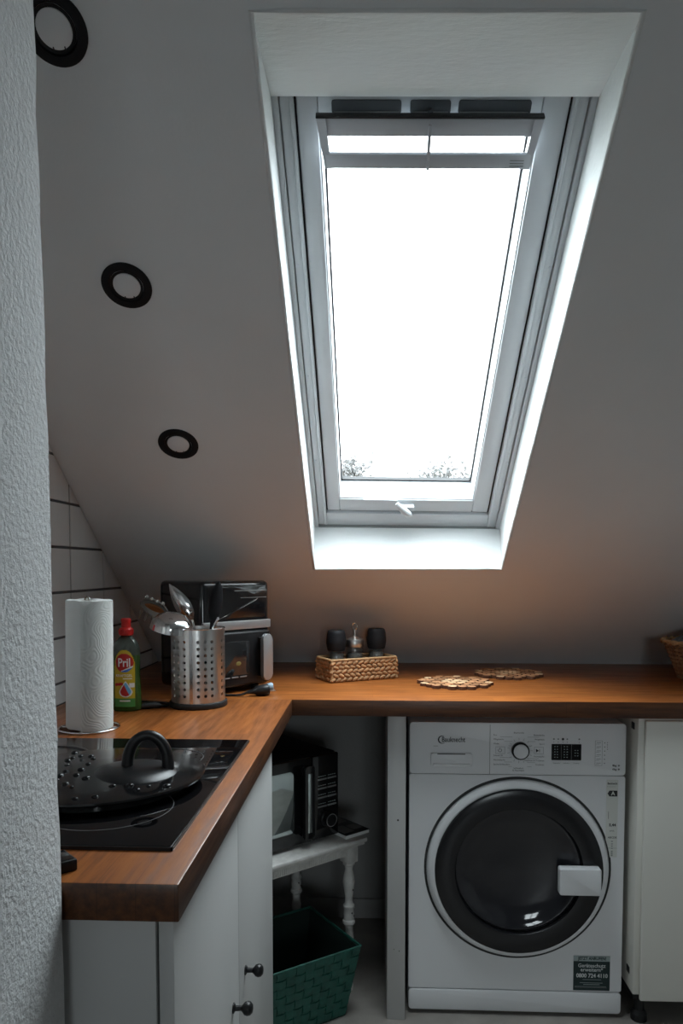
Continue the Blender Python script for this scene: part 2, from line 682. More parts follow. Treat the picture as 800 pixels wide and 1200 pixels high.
# near partition: its plastered end faces the opening; the arris wanders a little
bm = nb()
rows = []
NZ = 44
rng = random.Random(3)
for k in range(NZ + 1):
    zz = 2.40 * k / NZ
    lean = -0.022 * max(0.0, min(1.0, (zz - 0.95) / 0.85))
    ed = -0.3475 + rng.uniform(-0.0012, 0.0012) - 0.001
    yy = 0.797 + lean + rng.uniform(-0.0012, 0.0012)
    rows.append([bm.verts.new(p) for p in ((-2.0, 0.50, zz), (ed, 0.50, zz), (ed, 0.62, zz), (ed, yy - 0.006, zz), (ed - 0.0025, yy - 0.001, zz), (ed - 0.008, yy, zz), (-2.0, 0.80, zz))])
for a, b in zip(rows, rows[1:]):
    for k in range(7):
        l = (k + 1) % 7
        bm.faces.new((a[k], a[l], b[l], b[k]))
bm.faces.new(rows[0][::-1])
bm.faces.new(rows[-1])
struct(obj('wall_near', bm, 'rough_plaster'))
struct(obj('wall_near_right', bx(XR - 0.10, 2.2, 0.55, 0.80, 0, 2.45), 'wall_paint'))
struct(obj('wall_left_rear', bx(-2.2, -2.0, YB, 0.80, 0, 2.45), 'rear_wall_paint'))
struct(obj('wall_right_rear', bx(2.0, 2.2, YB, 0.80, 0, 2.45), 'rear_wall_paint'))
# rear wall with a window opening
WX0, WX1, WZ0, WZ1 = 0.05, 0.95, 0.95, 1.90
bm = nb()
box(bm, -2.2, WX0, YB - 0.1, YB, 0, 2.45)
box(bm, WX1, 2.2, YB - 0.1, YB, 0, 2.45)
box(bm, WX0, WX1, YB - 0.1, YB, 0, WZ0)
box(bm, WX0, WX1, YB - 0.1, YB, WZ1, 2.45)
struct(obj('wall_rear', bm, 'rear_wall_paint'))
w2 = struct(bpy.data.objects.new('window_2', None))
COL.objects.link(w2)
w2.location = ((WX0 + WX1) / 2, YB - 0.05, WZ0)
hw, hh = (WX1 - WX0) / 2, WZ1 - WZ0
bm = nb()
box(bm, -hw, -hw + 0.06, -0.03, 0.03, 0, hh)
box(bm, hw - 0.06, hw, -0.03, 0.03, 0, hh)
box(bm, -hw + 0.06, hw - 0.06, -0.03, 0.03, 0, 0.06)
box(bm, -hw + 0.06, hw - 0.06, -0.03, 0.03, hh - 0.06, hh)
box(bm, -0.03, 0.03, -0.03, 0.03, 0.06, hh - 0.06)
obj('window_frame', bm, 'window_white', w2)
for sx in (-1, 1):
    obj('window_pane', bx(min(sx * 0.03, sx * (hw - 0.06)), max(sx * 0.03, sx * (hw - 0.06)), -0.003, 0.003, 0.06, hh - 0.06), 'window_glass', w2)

# daylight portals: they only guide the sampling of the sky through the two openings
for nm, loc, rot, sx, sy in (
        ('skylight_portal', roof(0.107, 0.74, 0.272), (math.atan(SL), 0, 0), 0.60, 1.24),
        ('rear_window_portal', ((WX0 + WX1) / 2, YB - 0.11, (WZ0 + WZ1) / 2), (R(-90), 0, 0), WX1 - WX0, WZ1 - WZ0)):
    li = bpy.data.lights.new(nm, 'AREA')
    li.shape = 'RECTANGLE'
    li.size, li.size_y = sx, sy
    li.cycles.is_portal = True
    po = bpy.data.objects.new(nm, li)
    COL.objects.link(po)
    po.location = loc
    if nm == 'skylight_portal':
        zax = NN
        xax = Vector((1, 0, 0))
        yax = zax.cross(xax)
        po.rotation_euler = Matrix((xax, yax, zax)).transposed().to_euler()
    else:
        d = Vector((0, 1, 0))
        po.rotation_euler = d.to_track_quat('-Z', 'Y').to_euler()

# ------------------------------------------------------------------ roof window (in slope coordinates: x, u up the slope, o outwards)
win = struct(bpy.data.objects.new('window_1', None))
COL.objects.link(win)
RM = Matrix((Vector((1, 0, 0)), UN, NN)).transposed().to_4x4()
RM.translation = P0
win.matrix_world = RM


def wbox(name, pieces, m, parent=win, bev=0.0015):
    b = nb()
    for p in pieces:
        box(b, *p, bev)
    return obj(name, b, m, parent)


fx0, fx1, fu0, fu1 = i0[0], i0[1], i0[2], i0[3]
sx0, sx1, su0, su1 = -0.143, 0.356, 0.193, 1.352
gx0, gx1, gu0 = -0.104, 0.307, 0.246
# lining: a stepped white frame with fine grooves on either side
wbox('lining', [(fx0, fx0 + 0.012, fu0, fu1, 0.150, 0.268), (fx1 - 0.012, fx1, fu0, fu1, 0.150, 0.268)], 'window_white')
wbox('outer_frame', [(fx0 + 0.0135, sx0 - 0.011, fu0, fu1, 0.157, 0.268), (sx1 + 0.011, fx1 - 0.0135, fu0, fu1, 0.157, 0.268)], 'window_white', bev=0.003)
wbox('frame_bead', [(sx0 - 0.0105, sx0 - 0.004, fu0 + 0.01, fu1, 0.150, 0.268), (sx1 + 0.004, sx1 + 0.0105, fu0 + 0.01, fu1, 0.150, 0.268)], 'window_white')
for k, u in enumerate((0.42, 0.72, 1.02)):
    for xx in (fx0 + 0.0128, fx1 - 0.0128):
        b = nb()
        lathe(b, [(0, 0.1555), (0.004, 0.1555), (0.004, 0.16), (0, 0.16)], 10, (xx + (0.006 if xx < 0 else -0.006), u, 0))
        obj('screw_cap', b, 'window_flap', win)
wbox('frame_seal', [(sx0 - 0.004, sx0 + 0.001, fu0 + 0.055, fu1, 0.172, 0.268), (sx1 - 0.001, sx1 + 0.004, fu0 + 0.055, fu1, 0.172, 0.268),
                    (sx0, sx1, su0 - 0.005, su0 + 0.001, 0.172, 0.268)], 'gasket', bev=0)
wbox('frame_sill', [(fx0 + 0.012, fx1 - 0.012, fu0, su0 - 0.005, 0.158, 0.268)], 'window_white', bev=0.003)
wbox('sill_joint', [(fx0 + 0.012, fx1 - 0.012, fu0 - 0.002, fu0 + 0.003, 0.150, 0.159)], 'washer_grey_print', bev=0)
# sash
sash = wbox('sash', [(sx0, gx0, su0, su1, 0.165, 0.262), (gx1, sx1, su0, su1, 0.165, 0.262),
                     (gx0, gx1, su0, gu0, 0.165, 0.262), (gx0, gx1, 1.285, su1, 0.165, 0.262)], 'window_white', bev=0.004)
wbox('sash_bead', [(gx0 - 0.003, gx0 + 0.003, gu0, 1.285, 0.170, 0.25), (gx1 - 0.003, gx1 + 0.003, gu0, 1.285, 0.170, 0.25),
                   (gx0, gx1, gu0 - 0.003, gu0 + 0.003, 0.170, 0.25)], 'window_white', sash, bev=0.001)
wbox('glazing_seal', [(gx0 + 0.0035, gx0 + 0.0075, gu0 + 0.004, 1.285, 0.240, 0.252), (gx1 - 0.0075, gx1 - 0.0035, gu0 + 0.004, 1.285, 0.240, 0.252),
                      (gx0 + 0.004, gx1 - 0.004, gu0 + 0.004, gu0 + 0.009, 0.240, 0.252)], 'gasket', sash, bev=0)
wbox('pane', [(gx0 - 0.004, gx1 + 0.004, gu0 - 0.004, 1.289, 0.253, 0.257)], 'window_glass', sash, bev=0)
# ventilation slots in the head of the sash
for a, b in ((-0.078, 0.050), (0.066, 0.140), (0.154, 0.286)):
    bm = nb()
    prism(bm, rrect(b - a, 0.023, 0.005, 4, (a + b) / 2, 1.3295), 0.1625, 0.166, 'Z')
    obj('vent_slot', bm, 'slot_dark', sash)
    obj('vent_lip', bx(a + 0.004, b - 0.004, 1.3185, 1.3225, 0.158, 0.166, 0.001), 'washer_grey_print', sash)
bm = nb()
lathe(bm, [(0, 0.152), (0.005, 0.152), (0.005, 0.164), (0, 0.164)], 12, (0.103, 1.324, 0))
box(bm, 0.094, 0.112, 1.318, 1.322, 0.150, 0.164)
obj('vent_latch', bm, 'slot_dark', sash)
# ventilation flap bar hanging in front of the head
flap = wbox('vent_flap', [(-0.100, 0.301, 1.295, 1.326, 0.128, 0.140), (-0.090, 0.292, 1.241, 1.267, 0.122, 0.134)], 'window_flap', bev=0.002)
b = nb()
for s, xa, xb in ((-1, -0.105, -0.088), (1, 0.289, 0.306)):
    top = (xa, xa + 0.017) if s < 0 else (xb - 0.017, xb)
    bot = (xa + 0.012, xa + 0.024) if s < 0 else (xb - 0.024, xb - 0.012)
    prism(b, [(bot[0], 1.240), (bot[1], 1.240), (top[1], 1.326), (top[0], 1.326)], 0.124, 0.142, 'Z')
obj('flap_arm', b, 'window_flap', flap)
wbox('flap_divider', [(0.0985, 0.1045, 1.240, 1.318, 0.118, 0.136)], 'window_flap', flap)
wbox('flap_seal', [(-0.106, 0.307, 1.3255, 1.3295, 0.126, 0.142)], 'gasket', flap, bev=0.001)
b = nb()
for k in range(3):
    box(b, 0.255, 0.281, 1.246 + 0.005 * k, 1.2475 + 0.005 * k, 0.1214, 0.1222)
obj('flap_print', b, 'washer_grey_print', flap)
# bottom handle
hd = obj('window_handle', bx(0.082, 0.126, 0.212, 0.232, 0.148, 0.165, 0.003), 'window_white', win)
b = nb()
tube(b, [(0.072, 0.247, 0.150), (0.084, 0.236, 0.143), (0.096, 0.224, 0.139), (0.108, 0.212, 0.138), (0.116, 0.205, 0.140)],
     [0.006, 0.009, 0.012, 0.0115, 0.006], 14)
obj('lever', b, 'window_white', hd)
wbox('lock_strip', [(-0.03, 0.075, 0.2445, 0.2505, 0.160, 0.170)], 'window_white', sash, bev=0.001)


_stack = list(win.children)
while _stack:
    _o = _stack.pop()
    _stack += list(_o.children)
    for _v in _o.data.vertices:
        _v.co.y -= SKEW * (_v.co.x - 0.107)

# ------------------------------------------------------------------ recessed ceiling spotlights
def spot(u, x, label):
    t = thing('downlight', label, 'ceiling light', group='recessed spotlights in the sloping ceiling')
    M = Matrix((Vector((1, 0, 0)), -UN, -NN)).transposed().to_4x4()
    M.translation = roof(x, u, 0)
    t.matrix_world = M
    b = nb()
    lathe(b, [(0.0500, 0.0002), (0.0502, 0.003), (0.048, 0.0045), (0.037, 0.0055), (0.035, 0.005), (0.034, 0.002), (0.033, 0.0005)], 48)
    obj('bezel', b, 'black_matte', t)
    b = nb()
    lathe(b, [(0.033, 0.002), (0.031, 0.0012), (0.029, 0.0008), (0.0, 0.0006)], 40)
    obj('holder_ring', b, 'black_plastic', t)
    b = nb()
    lathe(b, [(0.0272, 0.0008), (0.0270, 0.0026), (0.0255, 0.0034), (0.0, 0.0036)], 40)
    obj('lens', b, 'lamp_lens', t)
    for a in (70, 110):
        b = nb()
        c = (0.0265 * math.cos(R(a)), 0.0265 * math.sin(R(a)))
        box(b, c[0] - 0.0008, c[0] + 0.0008, c[1] - 0.003, c[1] + 0.002, 0.003, 0.0045)
        obj('clip', b, 'black_plastic', t)
    return t


spot(1.520, -0.487, 'black ringed ceiling spotlight cut off by the plaster wall at top left')
spot(1.090, -0.497, 'black ringed ceiling spotlight, middle one of the row on the slope')
spot(0.652, -0.490, 'black ringed ceiling spotlight lowest on the slope, above the air fryer')

# ------------------------------------------------------------------ worktop
wt = thing('worktop', 'thick brown stained wooden worktop running in an L around the corner', 'worktop', (0, 0, 0.875))
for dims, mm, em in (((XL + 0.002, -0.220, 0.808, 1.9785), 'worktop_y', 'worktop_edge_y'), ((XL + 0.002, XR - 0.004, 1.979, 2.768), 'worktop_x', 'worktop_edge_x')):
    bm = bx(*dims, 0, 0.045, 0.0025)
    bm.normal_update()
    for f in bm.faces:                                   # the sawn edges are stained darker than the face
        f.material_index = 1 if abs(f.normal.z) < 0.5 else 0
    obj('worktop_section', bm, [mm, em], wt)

# ------------------------------------------------------------------ left base cabinet
cb = thing('base_cabinet', 'white two door base cabinet with round black knobs under the hob', 'cabinet', (-0.52, 1.245, 0))
ox, oy = -0.52, 1.245


def cbx(name, a, m, bev=0.001, parent=cb):
    return obj(name, bx(a[0] - ox, a[1] - ox, a[2] - oy, a[3] - oy, a[4], a[5], bev), m, parent)


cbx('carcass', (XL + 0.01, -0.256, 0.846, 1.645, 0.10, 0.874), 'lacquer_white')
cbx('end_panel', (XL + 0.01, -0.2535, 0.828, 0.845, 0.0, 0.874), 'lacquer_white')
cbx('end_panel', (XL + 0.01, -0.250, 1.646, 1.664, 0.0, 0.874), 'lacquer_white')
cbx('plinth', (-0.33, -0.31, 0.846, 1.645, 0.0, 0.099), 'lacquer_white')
for ya, yb, yk in ((0.829, 1.2365, 1.180), (1.2395, 1.663, 1.296)):
    d = cbx('door', (-0.2505, -0.232, ya, yb, 0.105, 0.868), 'lacquer_white', 0.002)
    b = nb()
    MK = Matrix.Translation((-0.232 - ox, yk - oy, 0.545)) @ Matrix.Rotation(R(90), 4, 'Y')
    lathe(b, [(0, 0.0), (0.0085, 0.0), (0.0085, 0.002), (0.0045, 0.0045), (0.0042, 0.014), (0.0062, 0.0165), (0.0100, 0.0195), (0.0115, 0.0245),
              (0.0104, 0.0295), (0.0065, 0.0330), (0, 0.0342)], 24, M=MK)
    obj('knob', b, 'black_plastic', d)

# ------------------------------------------------------------------ induction hob
hob = thing('induction_hob', 'black glass induction hob set into the wooden worktop', 'hob', (-0.505, 1.195, 0.92))
obj('glass_top', bx(-0.250, 0.250, -0.290, 0.290, 0.0015, 0.006, 0.0015), 'hob_glass', hob)
bm = nb()
for q in ((-0.2515, -0.2495, -0.2915, 0.2915), (0.2495, 0.2515, -0.2915, 0.2915), (-0.2515, 0.2515, -0.2915, -0.2895), (-0.2515, 0.2515, 0.2895, 0.2915)):
    box(bm, *q, 0.0002, 0.005)
obj('edge_trim', bm, 'black_plastic', hob)
for cx, cy, r in ((0.115, -0.145, 0.095), (0.115, 0.135, 0.075), (-0.125, -0.145, 0.075), (-0.125, 0.135, 0.095)):
    b = nb()
    for rr in (r, ):
        lathe(b, [(rr - 0.0006, 0.0061), (rr - 0.0006, 0.0063), (rr + 0.0006, 0.0063), (rr + 0.0006, 0.0061)], 64, (cx, cy, 0))
    obj('zone_ring', b, 'hob_print', hob)

# ------------------------------------------------------------------ big black lid with water drops
LX, LY = -0.442, 1.166
lid = thing('pan_lid', 'large round black pan lid with arched handle, beaded with water, on the hob', 'pan lid', (LX, LY, 0.9265))
LP = [(0.1645, 0.0135), (0.166, 0.016), (0.1645, 0.0185), (0.160, 0.0195), (0.14, 0.0215), (0.11, 0.024), (0.08, 0.026), (0.06, 0.0272), (0.05, 0.028), (0.0, 0.029)]
bm = nb()
lathe(bm, [(0.0, 0.022), (0.10, 0.018), (0.140, 0.0135), (0.140, 0.0), (0.1425, 0.0), (0.1425, 0.0125)] + LP, 72)
obj('lid_body', bm, 'lid_black', lid)


def lid_h(r):
    for (ra, ha), (rb, hb) in zip(LP[2:], LP[3:]):
        if rb <= r <= ra:
            t = (ra - r) / (ra - rb)
            return ha + (hb - ha) * t
    return 0.02


bm = nb()
lathe(bm, [(0.068, 0.0225), (0.060, 0.0295), (0.045, 0.0335), (0.025, 0.0355), (0.0, 0.036)], 48, (0.058, -0.014, 0))
obj('boss', bm, 'black_plastic', lid)
hdir = Vector((math.cos(R(8)), math.sin(R(8)), 0))
pts, rad = [], []
for k in range(21):
    a = math.pi * k / 20
    pts.append(hdir * (-0.032 * math.cos(a)) + Vector((0.080, -0.012, 0.028 + 0.056 * math.sin(a) ** 0.8)))
    rad.append(0.0100 - 0.0016 * math.sin(a))
bm = nb()
tube(bm, pts, rad, 14)
obj('handle', bm, 'black_plastic', lid)
rng = random.Random(11)
placed = []
k = 0
dropmesh = None
while len(placed) < 36:
    a = rng.uniform(R(120), R(330))
    r = rng.uniform(0.03, 0.150)
    x, y = r * math.cos(a), r * math.sin(a)
    if (x - 0.058) ** 2 + (y + 0.014) ** 2 < 0.073 ** 2:
        continue
    if any((x - p[0]) ** 2 + (y - p[1]) ** 2 < 0.017 ** 2 for p in placed):
        continue
    placed.append((x, y))
    s = rng.uniform(0.0036, 0.0062)
    if dropmesh is None:
        b = nb()
        lathe(b, [(1.0, -0.1), (0.97, 0.12), (0.8, 0.38), (0.45, 0.55), (0, 0.6)], 12)
        o = obj('water_drop', b, 'water', lid)
        dropmesh = o.data
    else:
        o = obj_me('water_drop', dropmesh, lid)
    o.location = (x, y, lid_h(r) + 0.0002)
    o.scale = (s * rng.uniform(0.9, 1.5), s, s)
    o.rotation_euler = (0, 0, rng.uniform(0, 3))

# small black gadget against the near wall
t = thing('kitchen_timer', 'small black square gadget on the worktop corner beside the plaster wall', 'gadget', (-0.3785, 0.8425, 0.92), R(44))
obj('case', bx(-0.020, 0.020, -0.020, 0.020, 0.0, 0.014, 0.002), 'black_plastic', t)
obj('face_plate', bx(-0.017, 0.017, -0.017, 0.017, 0.014, 0.0148, 0.0003), 'black_gloss', t)

# ------------------------------------------------------------------ kitchen roll on its wire holder
hl = thing('paper_towel_holder', 'chrome wire kitchen roll stand with round base ring', 'towel holder', (-0.632, 1.597, 0.92))
bm = nb()
tube(bm, [(0.064 * math.cos(2 * math.pi * i / 40), 0.064 * math.sin(2 * math.pi * i / 40), 0.0032) for i in range(40)], 0.0026, 10, closed=True)
obj('base_ring', bm, 'steel_polished', hl)
bm = nb()
tube(bm, [(-0.062, 0, 0.0032), (0.062, 0, 0.0032)], 0.0022, 8)
tube(bm, [(0, -0.062, 0.0032), (0, 0.062, 0.0032)], 0.0022, 8)
obj('base_cross', bm, 'steel_polished', hl)
bm = nb()
tube(bm, [(-0.006, 0, 0.003), (-0.006, 0, 0.285), (-0.0045, 0, 0.293), (0, 0, 0.2965), (0.0045, 0, 0.293), (0.006, 0, 0.285), (0.006, 0, 0.003)], 0.0023, 8)
obj('rod', bm, 'steel_polished', hl)
tr = thing('paper_towel_roll', 'white kitchen paper roll standing upright beside the green soap bottle', 'paper towel', (-0.632, 1.597, 0.9265), 0)
tr.rotation_euler = (R(0.4), R(1.0), 0)
bm = nb()
NS = 72
prof_z = [0.0, 0.003, 0.02, 0.14, 0.262, 0.279, 0.282]
ring = []
for zz in prof_z:
    row = []
    for i in range(NS + 1):
        a = i / NS
        ang = R(-62) - 2 * math.pi * a      # winds round and ends in a free edge facing the room
        r = 0.0485 + 0.0022 * a
        if zz in (0.0, 0.282):
            r -= 0.0012
        row.append(bm.verts.new((r * math.cos(ang), r * math.sin(ang), zz + (0.0006 * math.sin(9 * ang)))))
    ring.append(row)
for a, b in zip(ring, ring[1:]):
    for i in range(NS):
        bm.faces.new((a[i], a[i + 1], b[i + 1], b[i]))
    bm.faces.new((a[NS], a[0], b[0], b[NS]))
core = []
for zz in (0.0, 0.282):
    core.append([bm.verts.new((0.019 * math.cos(R(-62) - 2 * math.pi * i / NS), 0.019 * math.sin(R(-62) - 2 * math.pi * i / NS), zz)) for i in range(NS)])
for i in range(NS):
    j = (i + 1) % NS
    bm.faces.new((core[0][i], core[0][j], core[1][j], core[1][i]))
for rr, cc in ((ring[0], core[0]), (ring[-1], core[1])):
    for i in range(NS):
        bm.faces.new((rr[i], rr[i + 1], cc[(i + 1) % NS], cc[i]))
pm = MATS['paper'].copy()
pm.name = 'paper_embossed'
MATS['paper_embossed'] = pm
nt = pm.node_tree
fnz = noise(nt, coords(nt, (1, 1, 0.8)), 26, 0)
wv = nt.nodes.new('ShaderNodeMath')
wv.operation = 'MULTIPLY'
wv.inputs[1].default_value = 85.0
nt.links.new(fnz, wv.inputs[0])
wv2 = nt.nodes.new('ShaderNodeMath')
wv2.operation = 'SINE'
nt.links.new(wv.outputs[0], wv2.inputs[0])
bn = nt.nodes.new('ShaderNodeBump')
bn.inputs['Strength'].default_value = 0.3
bn.inputs['Distance'].default_value = 0.0007
nt.links.new(wv2.outputs[0], bn.inputs['Height'])
nt.links.new(bn.outputs[0], nt.nodes['Principled BSDF'].inputs['Normal'])
obj('roll', bm, 'paper', tr)
# the last sheet, embossed, lying over the right half and hanging a little loose at its edge
bm = nb()
rows = []
for i in range(25):
    a = R(-88 + 118 * i / 24)
    r = 0.0512 + (0.0016 if i == 0 else 0.0)
    rows.append([bm.verts.new((r * math.cos(a), r * math.sin(a), zz)) for zz in (-0.002, 0.05, 0.15, 0.25, 0.2815)])
for a, b in zip(rows, rows[1:]):
    for k in range(4):
        bm.faces.new((a[k], a[k + 1], b[k + 1], b[k]))
r_ = bmesh.ops.solidify(bm, geom=bm.faces[:], thickness=0.0006)
obj('loose_sheet', bm, 'paper_embossed', tr)
bm = nb()
lathe(bm, [(0.019, 0.001), (0.019, 0.281), (0.0178, 0.281), (0.0178, 0.001), (0.019, 0.001)], 32)
obj('core_tube', bm, 'cardboard', tr)

# ------------------------------------------------------------------ washing up liquid
SB = thing('dish_soap_bottle', 'green washing up liquid bottle with red cap and yellow label', 'soap bottle', (-0.620, 1.815, 0.92), R(2))
BP = [(0.0, 0.0), (0.032, 0.0), (0.0355, 0.004), (0.0365, 0.012), (0.0355, 0.045), (0.0335, 0.085), (0.0335, 0.115), (0.0345, 0.14), (0.033, 0.158), (0.027, 0.174), (0.018, 0.184), (0.0135, 0.188), (0.0135, 0.194), (0.0, 0.194)]
BD = 0.60


def body_r(zz):
    for (ra, za), (rb, zb) in zip(BP, BP[1:]):
        if za <= zz <= zb and zb > za:
            return ra + (rb - ra) * (zz - za) / (zb - za)
    return 0.03


bm = nb()
lathe(bm, BP[:8], 48, sy=BD)
lathe(bm, [(0.0, 0.14)] + BP[7:8], 48, sy=BD)
bmesh.ops.remove_doubles(bm, verts=bm.verts, dist=1e-5)
obj('bottle_body', bm, 'soap_bottle_green', SB)
bm = nb()
lathe(bm, [(0.0, 0.1402), (0.0345, 0.1402)] + BP[8:], 48, sy=BD)
obj('bottle_shoulder', bm, 'soap_bottle_clear', SB)
bm = nb()
lathe(bm, [(0.0, 0.190), (0.0165, 0.190), (0.0175, 0.192), (0.0170, 0.206), (0.0150, 0.2085), (0.012, 0.210), (0.0115, 0.222), (0.0125, 0.2245), (0.0125, 0.230), (0.0105, 0.2325), (0.0, 0.233)], 32)
cap = obj('cap', bm, 'soap_red', SB)
bm = nb()
for i in range(20):
    a = 2 * math.pi * i / 20
    box(bm, -0.0009, 0.0009, -0.0182, -0.0165, 0.193, 0.2045, 0, M=Matrix.Rotation(a, 4, 'Z'))
obj('cap_rib', bm, 'soap_red', cap)


def on_bottle(off):
    def fn(x, y, zz):
        r = body_r(max(0.003, min(0.186, zz)))
        xx = max(-0.97 * r, min(0.97 * r, x))
        return (xx, -BD * math.sqrt(max(0, r * r - xx * xx)) - off, zz)
    return fn


def label_patch(name, inside, m, off, step=0.0011, x0=-0.031, x1=0.031, z0=0.012, z1=0.158, parent=SB):
    """a patch of print conforming to the bottle: grid cells whose centre is inside the outline"""
    b = nb()
    fn = on_bottle(off)
    vv = {}
    nx = int((x1 - x0) / step)
    nz = int((z1 - z0) / step)

    def V(i, j):
        if (i, j) not in vv:
            vv[(i, j)] = b.verts.new(fn(x0 + i * step, 0, z0 + j * step))
        return vv[(i, j)]
    for i in range(nx):
        for j in range(nz):
            if inside(x0 + (i + 0.5) * step, z0 + (j + 0.5) * step):
                b.faces.new((V(i, j), V(i + 1, j), V(i + 1, j + 1), V(i, j + 1)))
    return obj(name, b, m, parent, fix=True)


def in_label(x, zz):
    w = 0.0255 + 0.002 * (0.1 - zz)
    if zz < 0.115:
        return abs(x) < w
    return (x / 0.0252) ** 2 + ((zz - 0.115) / 0.040) ** 2 < 1


lab = label_patch('label', in_label, 'label_yellow', 0.0004, 0.0016)
label_patch('label_band', lambda x, zz: in_label(x, zz) and zz < 0.033, 'label_green', 0.0007, 0.0016, parent=lab)
label_patch('label_disc', lambda x, zz: (x / 0.0225) ** 2 + ((zz - 0.122) / 0.0235) ** 2 < 1, 'soap_red', 0.0008, parent=lab)
label_patch('label_swirl', lambda x, zz: (x / 0.0225) ** 2 + ((zz - 0.122) / 0.0235) ** 2 < 1 and zz < 0.104 + 0.35 * (x - 0.002) and x > -0.008, 'soap_blue', 0.0011, parent=lab)
label_patch('label_swirl', lambda x, zz: (x / 0.0225) ** 2 + ((zz - 0.122) / 0.0235) ** 2 < 1 and 0.104 + 0.35 * (x - 0.002) <= zz < 0.1065 + 0.45 * (x - 0.002) and x > -0.008, 'label_white', 0.0011, parent=lab)


def drop(x, zz, cz, h, w):
    t = (zz - cz) / h
    if t < 0 or t > 1:
        return False
    return abs(x) < w * (math.sqrt(max(0, 1 - ((t - 0.36) / 0.36) ** 2)) if t < 0.36 else (1 - (t - 0.36) / 0.64) ** 0.85)


label_patch('label_drop', lambda x, zz: drop(x - 0.003, zz, 0.036, 0.040, 0.0168), 'label_white', 0.0009, parent=lab)
label_patch('label_drop', lambda x, zz: drop(x - 0.003, zz, 0.0385, 0.035, 0.0135) and x < 0.004 + 0.5 * (0.058 - zz), 'soap_red', 0.0012, parent=lab)
label_patch('label_drop', lambda x, zz: drop(x - 0.003, zz, 0.0385, 0.035, 0.0135) and x >= 0.004 + 0.5 * (0.058 - zz), 'soap_lightblue', 0.0012, parent=lab)
label_patch('label_flash', lambda x, zz: -0.024 < x < -0.003 and 0.0665 + 0.12 * x < zz < 0.0735 + 0.12 * x, 'soap_red', 0.0011, parent=lab)
label_patch('label_line', lambda x, zz: -0.012 < x < 0.014 and 0.0255 < zz < 0.0285, 'label_white', 0.0010, parent=lab)
label_patch('label_line', lambda x, zz: -0.004 < x < 0.018 and 0.0815 < zz < 0.0838, 'label_white', 0.0010, parent=lab)
label_patch('label_flash', lambda x, zz: 0.012 < x < 0.024 and 0.060 < zz < 0.071, 'label_white', 0.0008, parent=lab)
for s, size, zz, xx, m, bold, sxx in (('Pril', 0.030, 0.122, 0.0, 'label_white', 0.0006, 0.80), ('KRAFTGEL', 0.0088, 0.090, -0.001, 'label_white', 0.0001, 1.0),
                                     ):
    f0 = on_bottle(0.0016)
    obj_me('lettering', text_me(s, size, m, fn=lambda x, y, q, xx=xx, zz=zz, f0=f0: f0(x + xx, 0, q + zz), bold=bold, sx=sxx), lab)

# ------------------------------------------------------------------ perforated utensil pot
PX_, PY_ = -0.455, 1.886
pot = thing('utensil_holder', 'perforated stainless steel utensil pot on a black base', 'utensil holder', (PX_, PY_, 0.92))
bm = nb()
lathe(bm, [(0, 0), (0.073, 0), (0.0745, 0.002), (0.0745, 0.013), (0.073, 0.015), (0.0, 0.015)], 56)
obj('base', bm, 'black_rubber', pot)
PR, PH0, PH1 = 0.0690, 0.015, 0.203
bm = nb()
cam_a = math.atan2(-PY_, -PX_)        # towards the opening
NC, NR, RH = 24, 9, 0.0172
z_first = 0.034
zr = [z_first + RH * k for k in range(NR)]
cw = 2 * math.pi / NC
vd = {}


def pv(a, zz):
    key = (round((a % (2 * math.pi)) * 1e5) % round(2 * math.pi * 1e5), round(zz * 1e6))
    if key not in vd:
        vd[key] = bm.verts.new((PR * math.cos(a), PR * math.sin(a), zz))
    return vd[key]


HR = 0.0043
for c in range(NC):
    a0 = cam_a + (c - 0.5) * cw
    am = a0 + cw / 2
    a1 = a0 + cw
    zs = [PH0] + [zr[0] - RH / 2 + RH * k for k in range(NR + 1)] + [PH1]
    for r in range(len(zs) - 1):
        za, zb = zs[r], zs[r + 1]
        hole = (1 <= r <= NR) and (c % 4 != 3)
        edge = [(a0, za), (am, za), (a1, za), (a1, (za + zb) / 2), (a1, zb), (am, zb), (a0, zb), (a0, (za + zb) / 2)]
        outer = [pv(*e) for e in edge]
        if not hole:
            ctr = pv(am, (za + zb) / 2)
            for k in range(8):
                bm.faces.new((outer[k], outer[(k + 1) % 8], ctr))
        else:
            zc = (za + zb) / 2
            ha = HR / PR
            inner = [pv(am + ha * math.cos(R(-135 + 45 * k)), zc + HR * math.sin(R(-135 + 45 * k))) for k in range(8)]
            for k in range(8):
                bm.faces.new((outer[k], outer[(k + 1) % 8], inner[(k + 1) % 8], inner[k]))
ps = obj('sleeve', bm, 'steel', pot)
sm = ps.modifiers.new('thickness', 'SOLIDIFY')
sm.thickness = 0.0009
bm = nb()
tube(bm, [(PR * math.cos(2 * math.pi * i / 56), PR * math.sin(2 * math.pi * i / 56), PH1) for i in range(56)], 0.0013, 8, closed=True)
obj('rolled_rim', bm, 'steel_polished', pot)
bm = nb()
box(bm, -0.004, 0.004, -0.0003, 0.0003, PH0, PH1 - 0.001)
o = obj('seam', bm, 'steel_polished', pot)
sa = cam_a - R(15)
o.location = ((PR + 0.0003) * math.cos(sa), (PR + 0.0003) * math.sin(sa), 0)
o.rotation_euler = (0, 0, sa + math.pi / 2)


def at_pot(name, label):
    return thing(name, label, 'utensil', (PX_, PY_, 0.9355), group='utensils in the steel pot')


def frame(o, zdir, ydir):
    """matrix with local Z along the handle and local -Y the face"""
    z_ = Vector(zdir).normalized()
    y_ = Vector(ydir)
    y_ = (y_ - z_ * y_.dot(z_)).normalized()
    x_ = y_.cross(z_)
    M = Matrix((x_, y_, z_)).transposed().to_4x4()
    M.translation = o
    return M


